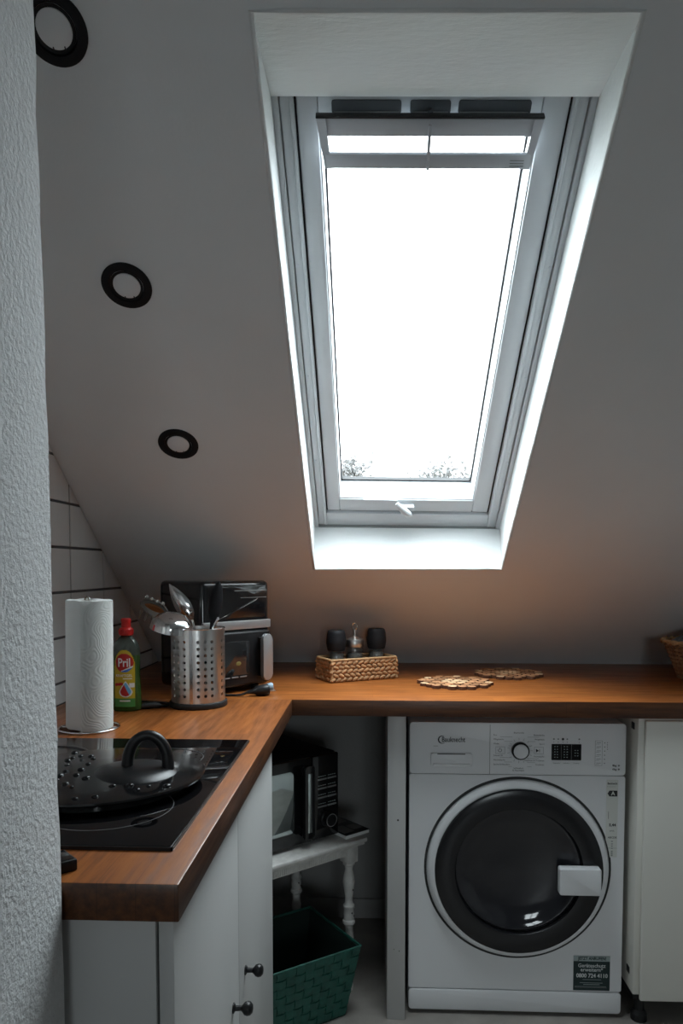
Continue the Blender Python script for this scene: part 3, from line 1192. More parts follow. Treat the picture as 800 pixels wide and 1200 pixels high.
def bowl_head(M, length, width, depth, thick, pointed=0.0, nu=18, nv=14):
    """spoon-like head: grid in a superellipse, dished towards +Y"""
    b = nb()
    rows = []
    for i in range(nu + 1):
        t = i / nu
        zz = length * t
        s = math.sin(math.pi * (t ** (1 - 0.35 * pointed))) ** (0.55 + 0.35 * pointed)
        w = max(0.12 * width * (1 - t), width / 2 * s)
        row = []
        for j in range(nv + 1):
            q = -1 + 2 * j / nv
            row.append(b.verts.new((w * q, depth * (1 - q * q) * math.sin(math.pi * t) ** 0.7, zz)))
        rows.append(row)
    for a, c in zip(rows, rows[1:]):
        for j in range(nv):
            b.faces.new((a[j], a[j + 1], c[j + 1], c[j]))
    bmesh.ops.recalc_face_normals(b, faces=b.faces[:])
    bmesh.ops.solidify(b, geom=b.faces[:], thickness=thick)
    bmesh.ops.transform(b, matrix=M, verts=b.verts)
    return b


# clear pasta server
t = at_pot('pasta_server', 'clear plastic pasta server with teeth leaning out to the left')
A_, B_ = Vector((0.050, 0.020, 0.004)), Vector((-0.083, 0.022, 0.222))
bm = nb()
tube(bm, [A_, A_.lerp(B_, 0.5), B_], [0.0045, 0.005, 0.0065], 10)
obj('handle', bm, 'amber_tone', t)
hdir_ = Vector((-0.80, -0.10, 0.36))
M = frame(B_, hdir_, (0.25, 0.9, 0.45))
obj('head', bowl_head(M, 0.080, 0.056, 0.016, 0.0028), 'smoke_plastic', t)
bm = nb()
bm = bowl_head(M @ Matrix.Translation((0, -0.0016, 0.010)), 0.056, 0.020, 0.014, 0.0024)
obj('head_reflection', bm, 'amber_tone', t)  # amber middle of the clear head paints in the ladle's reflection
for k in range(4):
    b = nb()
    zz = 0.018 + 0.017 * k
    tube(b, [M @ Vector((-0.026, 0.0, zz)), M @ Vector((-0.034, -0.006, zz)), M @ Vector((-0.043, -0.014, zz - 0.002))], [0.0042, 0.0036, 0.0022], 8)
    obj('tooth', b, 'smoke_plastic', t)
for k in range(4):
    b = nb()
    zz = 0.022 + 0.015 * k
    tube(b, [M @ Vector((0.026, 0.0, zz)), M @ Vector((0.031, -0.008, zz)), M @ Vector((0.034, -0.018, zz))], [0.0042, 0.0036, 0.0022], 8)
    obj('tooth', b, 'smoke_plastic', t)

# polished serving spoon
t = at_pot('serving_spoon', 'polished steel serving spoon with a pointed bowl, standing tall in the pot')
A_, B_ = Vector((0.02, 0.048, 0.004)), Vector((-0.026, 0.044, 0.205))
bm = nb()
tube(bm, [A_, A_.lerp(B_, 0.6), B_], [0.004, 0.0038, 0.0042], 10)
obj('handle', bm, 'steel_polished', t)
M = frame(B_, (-0.062, 0.0, 0.098), (0.35, 0.9, 0.1))
obj('bowl', bowl_head(M, 0.114, 0.052, -0.013, 0.0014, pointed=0.8), 'steel_polished', t)

# steel ladle, bowl turned over the rim
t = at_pot('ladle', 'round steel ladle with its bowl turned down over the pot rim')
A_, B_ = Vector((0.045, -0.01, 0.004)), Vector((-0.016, -0.022, 0.200))
bm = nb()
tube(bm, [A_, A_.lerp(B_, 0.6), B_, B_ + Vector((-0.015, -0.003, 0.018)), B_ + Vector((-0.036, -0.006, 0.0215))], [0.0038, 0.0038, 0.0042, 0.0045, 0.004], 10)
obj('handle', bm, 'steel_polished', t)
bm = nb()
prof = [(0.0, 0.0400)]
for k in range(1, 10):
    a = R(90 * k / 9)
    prof.append((0.0535 * math.sin(a), 0.0400 * math.cos(a)))
prof += [(0.0545, -0.006), (0.0525, -0.006)]
for k in range(9, 0, -1):
    a = R(90 * k / 9)
    prof.append((0.0520 * math.sin(a), 0.0385 * math.cos(a)))
prof += [(0, 0.0385)]
lathe(bm, prof, 40, M=Matrix.Translation((-0.060, -0.032, 0.191)) @ Matrix.Rotation(R(12), 4, 'Y') @ Matrix.Rotation(R(8), 4, 'X'))
obj('bowl', bm, 'steel_polished', t)

# black nylon spoon
t = at_pot('black_spoon', 'matt black oval cooking spoon standing in the steel pot')
A_, B_ = Vector((0.0, 0.03, 0.004)), Vector((0.032, 0.020, 0.190))
bm = nb()
tube(bm, [A_, A_.lerp(B_, 0.6), B_, B_ + Vector((0.002, 0, 0.016))], [0.005, 0.005, 0.005, 0.006], 10)
obj('handle', bm, 'black_matte', t)
M = frame(B_ + Vector((0.001, 0, 0.004)), (0.020, 0.0, 0.115), (0.1, 0.95, 0.0))
obj('bowl', bowl_head(M, 0.116, 0.036, -0.009, 0.002), 'black_matte', t)

# thin steel turner leaning right
t = at_pot('cake_server', 'thin grey steel turner leaning out of the pot to the right')
A_, B_ = Vector((-0.02, 0.01, 0.004)), Vector((0.046, -0.006, 0.196))
bm = nb()
tube(bm, [A_, A_.lerp(B_, 0.6), B_, B_ + Vector((0.010, 0, 0.020))], [0.004, 0.004, 0.004, 0.003], 10)
obj('handle', bm, 'steel_polished', t)
bm = nb()
M = frame(B_ + Vector((0.006, 0, 0.012)), (0.105, 0.0, 0.056), (0.42, 0.10, -0.90))
prism(bm, [(-0.004, 0.0), (0.004, 0.0), (0.020, 0.030), (0.026, 0.085), (0.020, 0.118), (-0.020, 0.118), (-0.026, 0.085), (-0.020, 0.030)], -0.0006, 0.0006, 'Y')
bmesh.ops.transform(bm, matrix=M, verts=bm.verts)
obj('blade', bm, 'steel_polished', t)

# ------------------------------------------------------------------ air fryer, turned towards the room
AF = R(48.5)
fc = Vector((-0.470, 1.992, 0.92))                       # near corner of the front
FW, FD, FH = 0.245, 0.215, 0.322
ex, ey = Vector((math.cos(AF), math.sin(AF), 0)), Vector((-math.sin(AF), math.cos(AF), 0))
fo = fc + ex * FW / 2 + ey * FD / 2
af = thing('air_fryer', 'black air fryer with silver band, glass drawer and upright silver handle', 'air fryer', fo, AF)
bm = nb()
box(bm, -FW / 2, FW / 2, -FD / 2, FD / 2, 0.012, FH, 0.016, 4)
obj('housing', bm, 'black_gloss', af)
for sx in (-1, 1):
    for sy in (-1, 1):
        b = nb()
        lathe(b, [(0, 0), (0.012, 0), (0.012, 0.014), (0, 0.014)], 14, (sx * 0.09, sy * 0.075, 0))
        obj('foot', b, 'black_rubber', af)
fy = -FD / 2
obj('band', bx(-FW / 2 + 0.004, FW / 2 + 0.0012, fy - 0.0025, fy + 0.03, 0.182, 0.207, 0.002), 'silver_paint', af)
obj('control_panel', bx(-FW / 2 + 0.02, FW / 2 - 0.02, fy - 0.0012, fy + 0.01, 0.215, 0.304, 0.001), 'black_gloss', af)
obj('grey_line', bx(-0.01, FW / 2 - 0.012, fy - 0.0022, fy, 0.292, 0.2945, 0.0004), 'washer_grey_print', af)  # two thin grey lines across the upper front
obj('grey_line', bx(0.012, FW / 2 - 0.016, fy - 0.0022, fy, 0.272, 0.2735, 0.0004), 'washer_grey_print', af)
dr = obj('drawer_front', bx(-FW / 2 + 0.012, FW / 2 - 0.006, fy - 0.010, fy + 0.01, 0.022, 0.176, 0.006, 3), 'black_plastic', af)
obj('drawer_window', bx(-0.075, 0.035, fy - 0.0118, fy - 0.009, 0.052, 0.148, 0.001), 'microwave_window', dr)
for k in range(3):
    obj('window_bar', bx(-0.060 + 0.030 * k, -0.036 + 0.030 * k, fy - 0.0128, fy - 0.0115, 0.045, 0.0485, 0.0006), 'silver_paint', dr)
bm = nb()
ellipsoid(bm, (-0.005, fy - 0.0115, 0.085), (0.010, 0.001, 0.007), 12, 6)
obj('food', bm, 'food_yellow', dr)
bm = nb()
prism(bm, rrect(0.035, 0.136, 0.0165, 8, 0.082, 0.099), fy - 0.040, fy - 0.026, 'Y', 0.003)
hd_ = obj('handle', bm, 'silver_paint', dr)
obj('handle_mount', bx(0.068, 0.096, fy - 0.028, fy - 0.008, 0.118, 0.156, 0.002), 'black_plastic', hd_)
obj('handle_mount', bx(0.068, 0.096, fy - 0.028, fy - 0.008, 0.042, 0.080, 0.002), 'black_plastic', hd_)

# mains lead and plug lying on the worktop
def spline(pts, n=8):
    out = []
    P = [Vector(p) for p in pts]
    for i in range(len(P) - 1):
        a = P[max(i - 1, 0)]
        b = P[i]
        c = P[i + 1]
        d = P[min(i + 2, len(P) - 1)]
        for k in range(n):
            t_ = k / n
            out.append(0.5 * ((2 * b) + (c - a) * t_ + (2 * a - 5 * b + 4 * c - d) * t_ ** 2 + (3 * b - a - 3 * c + d) * t_ ** 3))
    out.append(P[-1])
    return out


t = thing('power_plug', 'black mains plug with pale blue cap lying on the worktop corner', 'plug', (-0.316, 2.032, 0.92), R(20))
bm = nb()
tube(bm, [(-0.036, 0, 0.012), (-0.020, 0, 0.013), (-0.008, 0, 0.0155), (0.010, 0, 0.0165), (0.020, 0, 0.0165), (0.026, 0, 0.0165)], [0.0045, 0.007, 0.0135, 0.0165, 0.0160, 0.0125], 18)
obj('plug_body', bm, 'black_plastic', t)
bm = nb()
lathe(bm, [(0, 0), (0.010, 0.0), (0.0105, 0.002), (0.0105, 0.014), (0.009, 0.016), (0, 0.016)], 18, M=Matrix.Translation((0.022, 0.004, 0.023)) @ Matrix.Rotation(R(80), 4, 'Y'))
obj('plug_cap', bm, 'bulb_blue', t)
for s in (-1, 1):
    bm = nb()
    tube(bm, [(0.026, s * 0.0075, 0.014), (0.043, s * 0.0075, 0.0138)], 0.0022, 8)
    obj('pin', bm, 'steel', t)
bm = nb()
tube(bm, spline([(-0.036, 0, 0.012), (-0.055, 0.004, 0.005), (-0.085, 0.020, 0.0033), (-0.12, 0.035, 0.0033), (-0.128, 0.052, 0.0033), (-0.11, 0.068, 0.0033)]), 0.0032, 8)
obj('lead', bm, 'black_rubber', t)
t = thing('appliance_cord', 'black cord with moulded connector lying between soap bottle and steel pot', 'cord', (-0.560, 1.835, 0.92), 0)
bm = nb()
tube(bm, [(-0.030, -0.014, 0.0065), (-0.020, -0.008, 0.009), (0.004, 0.002, 0.009), (0.018, 0.008, 0.007)], [0.005, 0.0085, 0.0085, 0.0045], 14)
obj('connector', bm, 'black_rubber', t)
bm = nb()
tube(bm, spline([(0.018, 0.008, 0.0065), (0.026, 0.026, 0.0034), (0.020, 0.060, 0.0034), (-0.03, 0.075, 0.0034), (-0.075, 0.085, 0.0034), (-0.10, 0.12, 0.0034), (-0.12, 0.18, 0.0034)]), 0.0032, 8)
obj('lead', bm, 'black_rubber', t)


# ------------------------------------------------------------------ wicker tray with mills and sugar pourer
WA = math.atan2(0.115, 0.213)
wc = Vector((-0.129, 2.259, 0.92))
wx, wy = Vector((math.cos(WA), math.sin(WA), 0)), Vector((-math.sin(WA), math.cos(WA), 0))
WL, WD, WH = 0.240, 0.120, 0.070
wo = wc + wx * WL / 2 + wy * WD / 2
wk = thing('wicker_basket', 'small rectangular wicker basket holding two mills and a sugar pourer', 'basket', wo, WA)


def weave(name, length, parent, loc, rz):
    b = nb()
    nr, ps = 5, 0.0185
    for r in range(nr):
        n = int(length / ps)
        for i in range(n):
            x = -length / 2 + (i + 0.5) * length / n + (0.25 if r % 2 else -0.25) * ps
            x = max(-length / 2 + 0.005, min(length / 2 - 0.005, x))
            M = Matrix.Rotation(R((24 if r % 2 else -24) + random.uniform(-6, 6)), 4, 'Y')
            ellipsoid(b, (x, random.uniform(-0.0008, 0.0008), 0.0085 + r * 0.0128), (0.0128 * random.uniform(0.9, 1.1), 0.0046, 0.0062), 8, 6, M)
    o = obj(name, b, 'wicker', parent, loc, (0, 0, rz), ang=70)
    o['kind'] = 'stuff'
    return o


weave('woven_side', WL - 0.006, wk, (0, -WD / 2 + 0.004, 0), 0)
weave('woven_side', WL - 0.006, wk, (0, WD / 2 - 0.004, 0), 0)
weave('woven_side', WD - 0.006, wk, (-WL / 2 + 0.004, 0, 0), R(90))
weave('woven_side', WD - 0.006, wk, (WL / 2 - 0.004, 0, 0), R(90))
bm = nb()
tube(bm, [(a, b, WH) for a, b in rrect(WL - 0.008, WD - 0.008, 0.008, 5)], 0.0042, 8, closed=True)
obj('rim', bm, 'wicker_pale', wk)
bm = nb()
box(bm, -WL / 2 + 0.006, WL / 2 - 0.006, -WD / 2 + 0.006, WD / 2 - 0.006, 0.0005, 0.005)
obj('base', bm, 'wicker_brown', wk)
bm = nb()
for sx in (-1, 1):
    for sy in (-1, 1):
        tube(bm, [(sx * (WL / 2 - 0.005), sy * (WD / 2 - 0.005), 0.002), (sx * (WL / 2 - 0.005), sy * (WD / 2 - 0.005), WH)], 0.0042, 8)
obj('corner_cane', bm, 'wicker_pale', wk)


def mill(pos, label):
    m = thing('spice_mill', label, 'spice mill', pos, 0, 'spice mills in the wicker basket')
    b = nb()
    lathe(b, [(0, 0.0), (0.024, 0.0), (0.0255, 0.002), (0.0255, 0.088), (0.0245, 0.090), (0.0, 0.090)], 32)
    obj('glass_body', b, 'clear_glass', m)
    b = nb()
    lathe(b, [(0, 0.003), (0.0225, 0.003), (0.0225, 0.080), (0, 0.082)], 24)
    obj('spice', b, 'peppercorns', m)
    b = nb()
    lathe(b, [(0, 0.089), (0.0275, 0.089), (0.0290, 0.093), (0.0325, 0.113), (0.0325, 0.122), (0.0300, 0.142), (0.0275, 0.1515), (0.0240, 0.1545), (0, 0.1555)], 36)
    obj('grinder_cap', b, 'black_matte', m)
    return m


def tray_at(lx, ly):
    p = wo + wx * lx + wy * ly
    return (p.x, p.y, 0.9255)


mill(tray_at(-0.072, 0.004), 'black capped spice mill at the left end of the wicker basket')
mill(tray_at(0.074, 0.004), 'black capped spice mill at the right end of the wicker basket')
sg = thing('sugar_pourer', 'glass sugar pourer with steel screw top and looped spout standing between the two mills', 'sugar pourer', tray_at(-0.003, 0.010))
bm = nb()
lathe(bm, [(0, 0), (0.026, 0), (0.028, 0.003), (0.028, 0.090), (0.026, 0.100), (0.0, 0.100)], 32)
obj('jar', bm, 'clear_glass', sg)
bm = nb()
lathe(bm, [(0, 0.003), (0.0245, 0.003), (0.0245, 0.076), (0, 0.080)], 24)
obj('sugar', bm, 'peppercorns', sg)
bm = nb()
lathe(bm, [(0, 0.097), (0.0295, 0.097), (0.0305, 0.099), (0.0305, 0.118), (0.029, 0.1215), (0.020, 0.125), (0.010, 0.129), (0.0055, 0.133), (0.0055, 0.152), (0, 0.152)], 36)
obj('screw_top', bm, 'steel', sg)
bm = nb()
pts = [(0.0, 0, 0.150)] + [(0.0078 * math.sin(a), 0, 0.1635 - 0.011 * math.cos(a)) for a in [R(25 + 310 * k / 22) for k in range(23)]] + [(0, 0, 0.150)]
tube(bm, pts, 0.0021, 8)
obj('spout_loop', bm, 'steel_polished', sg)


# ------------------------------------------------------------------ trivets made of wood slices
def slice_mesh(m):
    b = nb()
    n = 10
    H = 0.009
    lo = [b.verts.new((math.cos(2 * math.pi * i / n), math.sin(2 * math.pi * i / n), 0)) for i in range(n)]
    hi = [b.verts.new((math.cos(2 * math.pi * i / n), math.sin(2 * math.pi * i / n), 1)) for i in range(n)]
    inn = [b.verts.new((0.93 * math.cos(2 * math.pi * i / n), 0.93 * math.sin(2 * math.pi * i / n), 1.06)) for i in range(n)]
    fs = []
    for i in range(n):
        j = (i + 1) % n
        fs.append(b.faces.new((lo[i], lo[j], hi[j], hi[i])))
        fs.append(b.faces.new((hi[i], hi[j], inn[j], inn[i])))
    top = b.faces.new(inn)
    bot = b.faces.new(lo[::-1])
    for f in fs:
        f.material_index = 1
    me = bpy.data.meshes.new('wood_slice')
    bmesh.ops.recalc_face_normals(b, faces=b.faces[:])
    b.to_mesh(me)
    b.free()
    me.materials.append(MATS[m])
    me.materials.append(MATS['bark'])
    return me


SLM = [slice_mesh(m) for m in ('slice_pale', 'slice_mid', 'slice_dark')]


def trivet(x, y, rz, sq, label, seed, rings=4):
    t = thing('trivet', label, 'trivet', (x, y, 0.92), rz, 'wood slice trivets')
    rg = random.Random(seed)
    pitch = 0.0285
    cells = []
    for q in range(-rings, rings + 1):
        for r in range(-rings, rings + 1):
            if abs(q + r) <= rings:
                px, py = pitch * (q + r / 2), pitch * r * 0.866
                if math.hypot(px, py) < pitch * (rings - 0.3):
                    cells.append((px, py))
    for px, py in cells:
        d = math.hypot(px, py)
        if d > pitch * (rings - 0.45):
            k = 0 if rg.random() < 0.6 else 1
        elif d < pitch * 1.2:
            k = 0
        else:
            k = 2 if rg.random() < 0.45 else 1
        o = obj_me('wood_slice', SLM[k], t, (px * sq + rg.uniform(-0.001, 0.001), py + rg.uniform(-0.001, 0.001), 0.0008))
        s = rg.uniform(0.0138, 0.0148)
        o.scale = (s, s * rg.uniform(0.93, 1.0), rg.uniform(0.008, 0.0095))
        o.rotation_euler = (0, 0, rg.uniform(0, 6))
    b = nb()
    for px, py in cells:
        for (ax, ay) in ((pitch, 0), (pitch / 2, pitch * 0.866), (-pitch / 2, pitch * 0.866)):
            if any(abs(px + ax - c[0]) < 1e-4 and abs(py + ay - c[1]) < 1e-4 for c in cells):
                tube(b, [(px * sq, py, 0.004), ((px + ax) * sq, py + ay, 0.004)], 0.0012, 5)
    obj('binding_wire', b, 'bark', t)


trivet(0.253, 2.262, R(6), 1.0, 'round trivet of wood slices, the nearer one in front on the worktop', 5)
trivet(0.452, 2.462, R(-9), 0.98, 'round trivet of wood slices, the farther one lying behind to the right', 9)

# ------------------------------------------------------------------ wicker basket at the right edge
rb = thing('bread_basket', 'flared brown wicker basket with grey blue cloth at the right end of the worktop', 'basket', (1.085, 2.41, 0.92))
b = nb()
NB = 46
for r in range(9):
    rr = 0.090 + 0.0052 * r
    zz = 0.008 + 0.0128 * r
    for i in range(NB):
        a = 2 * math.pi * (i + (0.5 if r % 2 else 0)) / NB
        M = Matrix.Rotation(a + math.pi / 2, 4, 'Z') @ Matrix.Rotation(R(18 if r % 2 else -18), 4, 'Y')
        ellipsoid(b, (rr * math.cos(a), rr * math.sin(a), zz), (0.0098, 0.0042, 0.0068), 7, 5, M)
o = obj('woven_side', b, 'wicker_brown', rb, ang=70)
o['kind'] = 'stuff'
b = nb()
for ph in (0, math.pi):
    tube(b, [((0.138 + 0.004 * math.cos(14 * a + ph)) * math.cos(a), (0.138 + 0.004 * math.cos(14 * a + ph)) * math.sin(a), 0.120 + 0.004 * math.sin(14 * a + ph))
             for a in [2 * math.pi * i / 120 for i in range(120)]], 0.0048, 7, closed=True)
obj('braided_rim', b, 'wicker_pale', rb)
b = nb()
lathe(b, [(0, 0.0), (0.092, 0.0), (0.092, 0.006), (0, 0.006)], 32)
obj('base', b, 'wicker_brown', rb)
b = nb()
rows = []
rg = random.Random(4)
for i in range(13):
    rr = 0.122 * i / 12
    rows.append([b.verts.new((rr * math.cos(2 * math.pi * j / 40), rr * math.sin(2 * math.pi * j / 40),
                              0.108 + 0.052 * (1 - (i / 12) ** 2) + 0.008 * math.sin(j * 1.9 + i) * (i / 12) + rg.uniform(-0.004, 0.004))) for j in range(40)])
for a, c in zip(rows, rows[1:]):
    for j in range(40):
        b.faces.new((a[j], a[(j + 1) % 40], c[(j + 1) % 40], c[j]))
bmesh.ops.remove_doubles(b, verts=b.verts, dist=1e-5)
tag(obj('folded_cloth', b, 'cloth_blue', None, (1.085, 2.41, 0.92), ang=80), 'grey blue knitted cloth bundled inside the right wicker basket', 'cloth')

# ------------------------------------------------------------------ support post of the worktop
t = thing('support_post', 'white painted upright board carrying the worktop left of the washing machine', 'post', (0.067, 2.20, 0))
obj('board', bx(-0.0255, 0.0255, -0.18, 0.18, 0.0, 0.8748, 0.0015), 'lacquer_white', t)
for zz, s in ((0.575, 0.0028), (0.20, 0.0016), (0.205, 0.0012)):
    bm = nb()
    lathe(bm, [(0, -0.0002), (s, -0.0002), (s, 0.0004), (0, 0.0004)], 10, M=Matrix.Translation((0.004 if s > 0.002 else (0.009 if s > 0.0014 else -0.006), -0.18, zz)) @ Matrix.Rotation(R(90), 4, 'X'))
    obj('screw_hole', bm, 'paint_chip', t)

# ------------------------------------------------------------------ washing machine; local: x from its middle, front at y=0, z from the floor
WMX, WMY = 0.4045, 2.052
wm = thing('washing_machine', 'white front loading washing machine with round black door under the worktop', 'washing machine', (WMX, WMY, 0))


def cz(py):      # height of a feature measured down the front, in millimetres from its top edge
    return 0.846 - (py - 47) * 0.001045


def cx_(px):
    return (px - 348) * 0.001


HWM = 0.3005
bm = nb()
box(bm, -HWM, HWM, 0.012, 0.56, 0.012, 0.846, 0.012, 3)
obj('cabinet', bm, 'washer_white', wm)
bm = nb()
prism(bm, rrect(2 * HWM, 0.846 - cz(188), 0.010, 4, 0, (0.846 + cz(188)) / 2), 0.0, 0.014, 'Y', 0.003)
fascia = obj('fascia', bm, 'washer_white', wm)
# front panel with a round opening left for the door
zt, zb_ = cz(189.5), cz(783)
bm = nb()
DCX, DCZ, DR = cx_(352), cz(444), 0.2595
oc = rrect(2 * HWM, zt - zb_, 0.006, 15, 0, (zt + zb_) / 2)
n = len(oc)
front = [bm.verts.new((a, 0.002, b)) for a, b in oc]
backv = [bm.verts.new((a, 0.014, b)) for a, b in oc]
a0s = [math.atan2(b - DCZ, a - DCX) for a, b in oc]
inn = [bm.verts.new((DCX + DR * math.cos(a), 0.002, DCZ + DR * math.sin(a))) for a in a0s]
inb = [bm.verts.new((DCX + DR * math.cos(a), 0.014, DCZ + DR * math.sin(a))) for a in a0s]
for k in range(n):
    l = (k + 1) % n
    bm.faces.new((front[k], front[l], inn[l], inn[k]))
    bm.faces.new((front[k], front[l], backv[l], backv[k]))
    bm.faces.new((inn[k], inn[l], inb[l], inb[k]))
# refine the opening with a true circular collar
obj('front_panel', bm, 'washer_white', wm)
bm = nb()
lathe(bm, [(0.2555, 0.002), (0.2555, 0.0), (0.2585, -0.0005), (0.300 * 0 + 0.2625, -0.0022), (0.2625, -0.006)], 96, M=Matrix.Translation((DCX, 0.0, DCZ)) @ Matrix.Rotation(R(90), 4, 'X'))
obj('door_gap', bm, 'washer_shadow_gap', wm)
bm = nb()
prism(bm, rrect(2 * HWM, cz(786) - 0.012, 0.010, 4, 0, (cz(786) + 0.012) / 2), 0.001, 0.014, 'Y', 0.003)
obj('kick_panel', bm, 'washer_white', wm)
for sx in (-1, 1):
    for yy in (0.06, 0.5):
        b = nb()
        lathe(b, [(0, 0), (0.02, 0), (0.02, 0.013), (0, 0.013)], 16, (sx * 0.25, yy, 0))
        obj('foot', b, 'black_rubber', wm)
MD = Matrix.Translation((DCX, 0.0, DCZ)) @ Matrix.Rotation(R(90), 4, 'X')      # local z -> towards the room (-y)
bm = nb()
lathe(bm, [(0.2535, -0.010), (0.2535, 0.004), (0.250, 0.011), (0.243, 0.016), (0.236, 0.0175), (0.232, 0.016), (0.232, -0.01)], 96, M=MD)
door = obj('door', bm, 'washer_white', wm)
MD2 = Matrix.Translation((DCX + 0.001, 0.0, DCZ - 0.003)) @ Matrix.Rotation(R(90), 4, 'X')
bm = nb()
lathe(bm, [(0.2345, 0.0155), (0.2335, 0.0195), (0.2300, 0.0212), (0.182, 0.0222), (0.1785, 0.021), (0.1765, 0.017), (0.175, 0.008)], 96, M=MD2)
obj('door_bezel', bm, 'door_black', door)
bm = nb()
lathe(bm, [(0.1765, 0.014), (0.172, 0.0175), (0.165, 0.0165), (0.155, 0.011), (0.13, 0.003), (0.09, -0.004), (0.0, -0.008)], 96, M=Matrix.Translation((DCX - 0.002, 0.0, DCZ + 0.003)) @ Matrix.Rotation(R(90), 4, 'X'))
obj('door_glass', bm, 'door_bowl', door)
bm = nb()
prism(bm, rrect(0.113, 0.0745, 0.006, 4, cx_(515.5), cz(460)), -0.052, -0.022, 'Y', 0.003)
obj('door_handle', bm, 'washer_handle', door)

FY = -0.0006      # print lies on the fascia


def wflat(name, poly, m, parent, y=FY):
    b = nb()
    flat(b, poly, y)
    return obj(name, b, m, parent, fix=False)


def wtext(s, px, py, size, m='washer_print', parent=None, align='CENTER', bold=0.0, sx=1.0, y=FY):
    me = text_me(s, size, m, align=align, bold=bold, sx=sx)
    return obj_me('lettering', me, parent or fascia, (cx_(px), y, cz(py)))


def R4(x0, x1, y0, y1):
    return rect(cx_(x0), cx_(x1), cz(y1), cz(y0))


# detergent drawer, its recessed grip and the brand
wflat('panel_seam', R4(271.3, 272.7, 52, 187), 'washer_grey_print', fascia)
bm = nb()
prism(bm, rrect(0.116, 0.040, 0.006, 4, cx_(165), cz(149)), -0.006, 0.002, 'Y', 0.002)
g = obj('drawer_grip', bm, 'washer_handle', fascia)
obj('grip_recess', bx(cx_(125), cx_(203), -0.0064, -0.0055, cz(133.5), cz(131)), 'washer_shadow_gap', g)
obj('grip_lip', bx(cx_(113), cx_(217), -0.0095, -0.004, cz(166), cz(158), 0.002), 'washer_handle', g)
wtext('Bauknecht', 170, 94.5, 0.0205, bold=0.00025, sx=0.76)
bm = nb()
pts_o = [(cx_(138) + 0.0115 * math.cos(a), cz(94.5) + 0.0115 * math.sin(a)) for a in [R(60 + 250 * k / 20) for k in range(21)]]
pts_i = [(cx_(139.5) + 0.0092 * math.cos(a), cz(94.5) + 0.0098 * math.sin(a)) for a in [R(60 + 250 * k / 20) for k in range(21)]]
vo = [bm.verts.new((a, FY, b)) for a, b in pts_o]
vi = [bm.verts.new((a, FY, b)) for a, b in pts_i]
for k in range(20):
    bm.faces.new((vo[k], vo[k + 1], vi[k + 1], vi[k]))
obj('brand_emblem', bm, 'washer_print', fascia, fix=False)
wflat('print_line', R4(114, 127, 111.2, 112.4), 'washer_grey_print', fascia)
# programme dial
bm = nb()
lathe(bm, [(0.0245, 0.0), (0.0245, 0.010), (0.0225, 0.0125), (0.0195, 0.0125)], 48, M=Matrix.Translation((cx_(356), 0, cz(122))) @ Matrix.Rotation(R(90), 4, 'X'))
dial = obj('dial', bm, 'black_plastic', fascia)
bm = nb()
lathe(bm, [(0.0200, 0.0), (0.0200, 0.0150), (0.0180, 0.0165), (0, 0.0165)], 48, M=Matrix.Translation((cx_(356), 0, cz(122))) @ Matrix.Rotation(R(90), 4, 'X'))
obj('dial_face', bm, 'washer_handle', dial)
wtext('Baumwolle', 352, 74, 0.0064)
for k, (s, py) in enumerate((('Eco', 80), ('Pflegeleicht', 92), ('Wolle', 104), ('Schnell 30', 136), ('Mischwäsche', 148), ('Spülen/Schleudern', 160))):
    wtext(s, 282, py, 0.0062, align='LEFT')
    wflat('print_line', R4(300 + 12 * (k % 3), 334, py + 5, py + 5.8), 'washer_grey_print', fascia)
for k, (s, py) in enumerate((('Buntwäsche', 80), ('Programm', 92), ('Sport', 104), ('Feinwäsche', 138), ('Waschen & Trocknen', 149), ('Trocknen', 160))):
    wtext(s, 423, py, 0.0062, align='RIGHT')
    wflat('print_line', R4(376, 408 - 10 * (k % 3), py + 5, py + 5.8), 'washer_grey_print', fascia)
wtext('Schleudern', 352, 170, 0.0062)
wtext('& Abpumpen', 352, 176, 0.0062)
for a in range(0, 360, 24):
    r0, r1 = 0.029, 0.036
    c, s = math.cos(R(a)), math.sin(R(a))
    px_, pz_ = -s * 0.0004, c * 0.0004
    x_, z_ = cx_(356), cz(122)
    wflat('print_line', [(x_ + c * r0 - px_, z_ + s * r0 - pz_), (x_ + c * r1 - px_, z_ + s * r1 - pz_), (x_ + c * r1 + px_, z_ + s * r1 + pz_), (x_ + c * r0 + px_, z_ + s * r0 + pz_)], 'washer_grey_print', fascia)
# on-off and start marks
for (x0, x1) in ((288, 314), (395, 421)):
    for q in ((x0, x1, 112, 112.8), (x0, x1, 130.2, 131), (x0, x0 + 0.8, 112, 131), (x1 - 0.8, x1, 112, 131)):
        wflat('print_line', R4(*q), 'washer_grey_print', fascia)
bm = nb()
ri, ro = 0.0042, 0.0054
vi = [bm.verts.new((cx_(300) + ri * math.sin(R(35 + 290 * k / 24)), FY, cz(121.5) + ri * math.cos(R(35 + 290 * k / 24)))) for k in range(25)]
vo = [bm.verts.new((cx_(300) + ro * math.sin(R(35 + 290 * k / 24)), FY, cz(121.5) + ro * math.cos(R(35 + 290 * k / 24)))) for k in range(25)]
for k in range(24):
    bm.faces.new((vi[k], vi[k + 1], vo[k + 1], vo[k]))
flat(bm, R4(299.5, 300.6, 114.5, 121), FY)
obj('power_mark', bm, 'washer_print', fascia, fix=False)
wflat('start_mark', [(cx_(400), cz(127)), (cx_(408), cz(122)), (cx_(400), cz(117))], 'washer_print', fascia)
wflat('start_mark', R4(409, 410.5, 118, 126), 'washer_print', fascia)
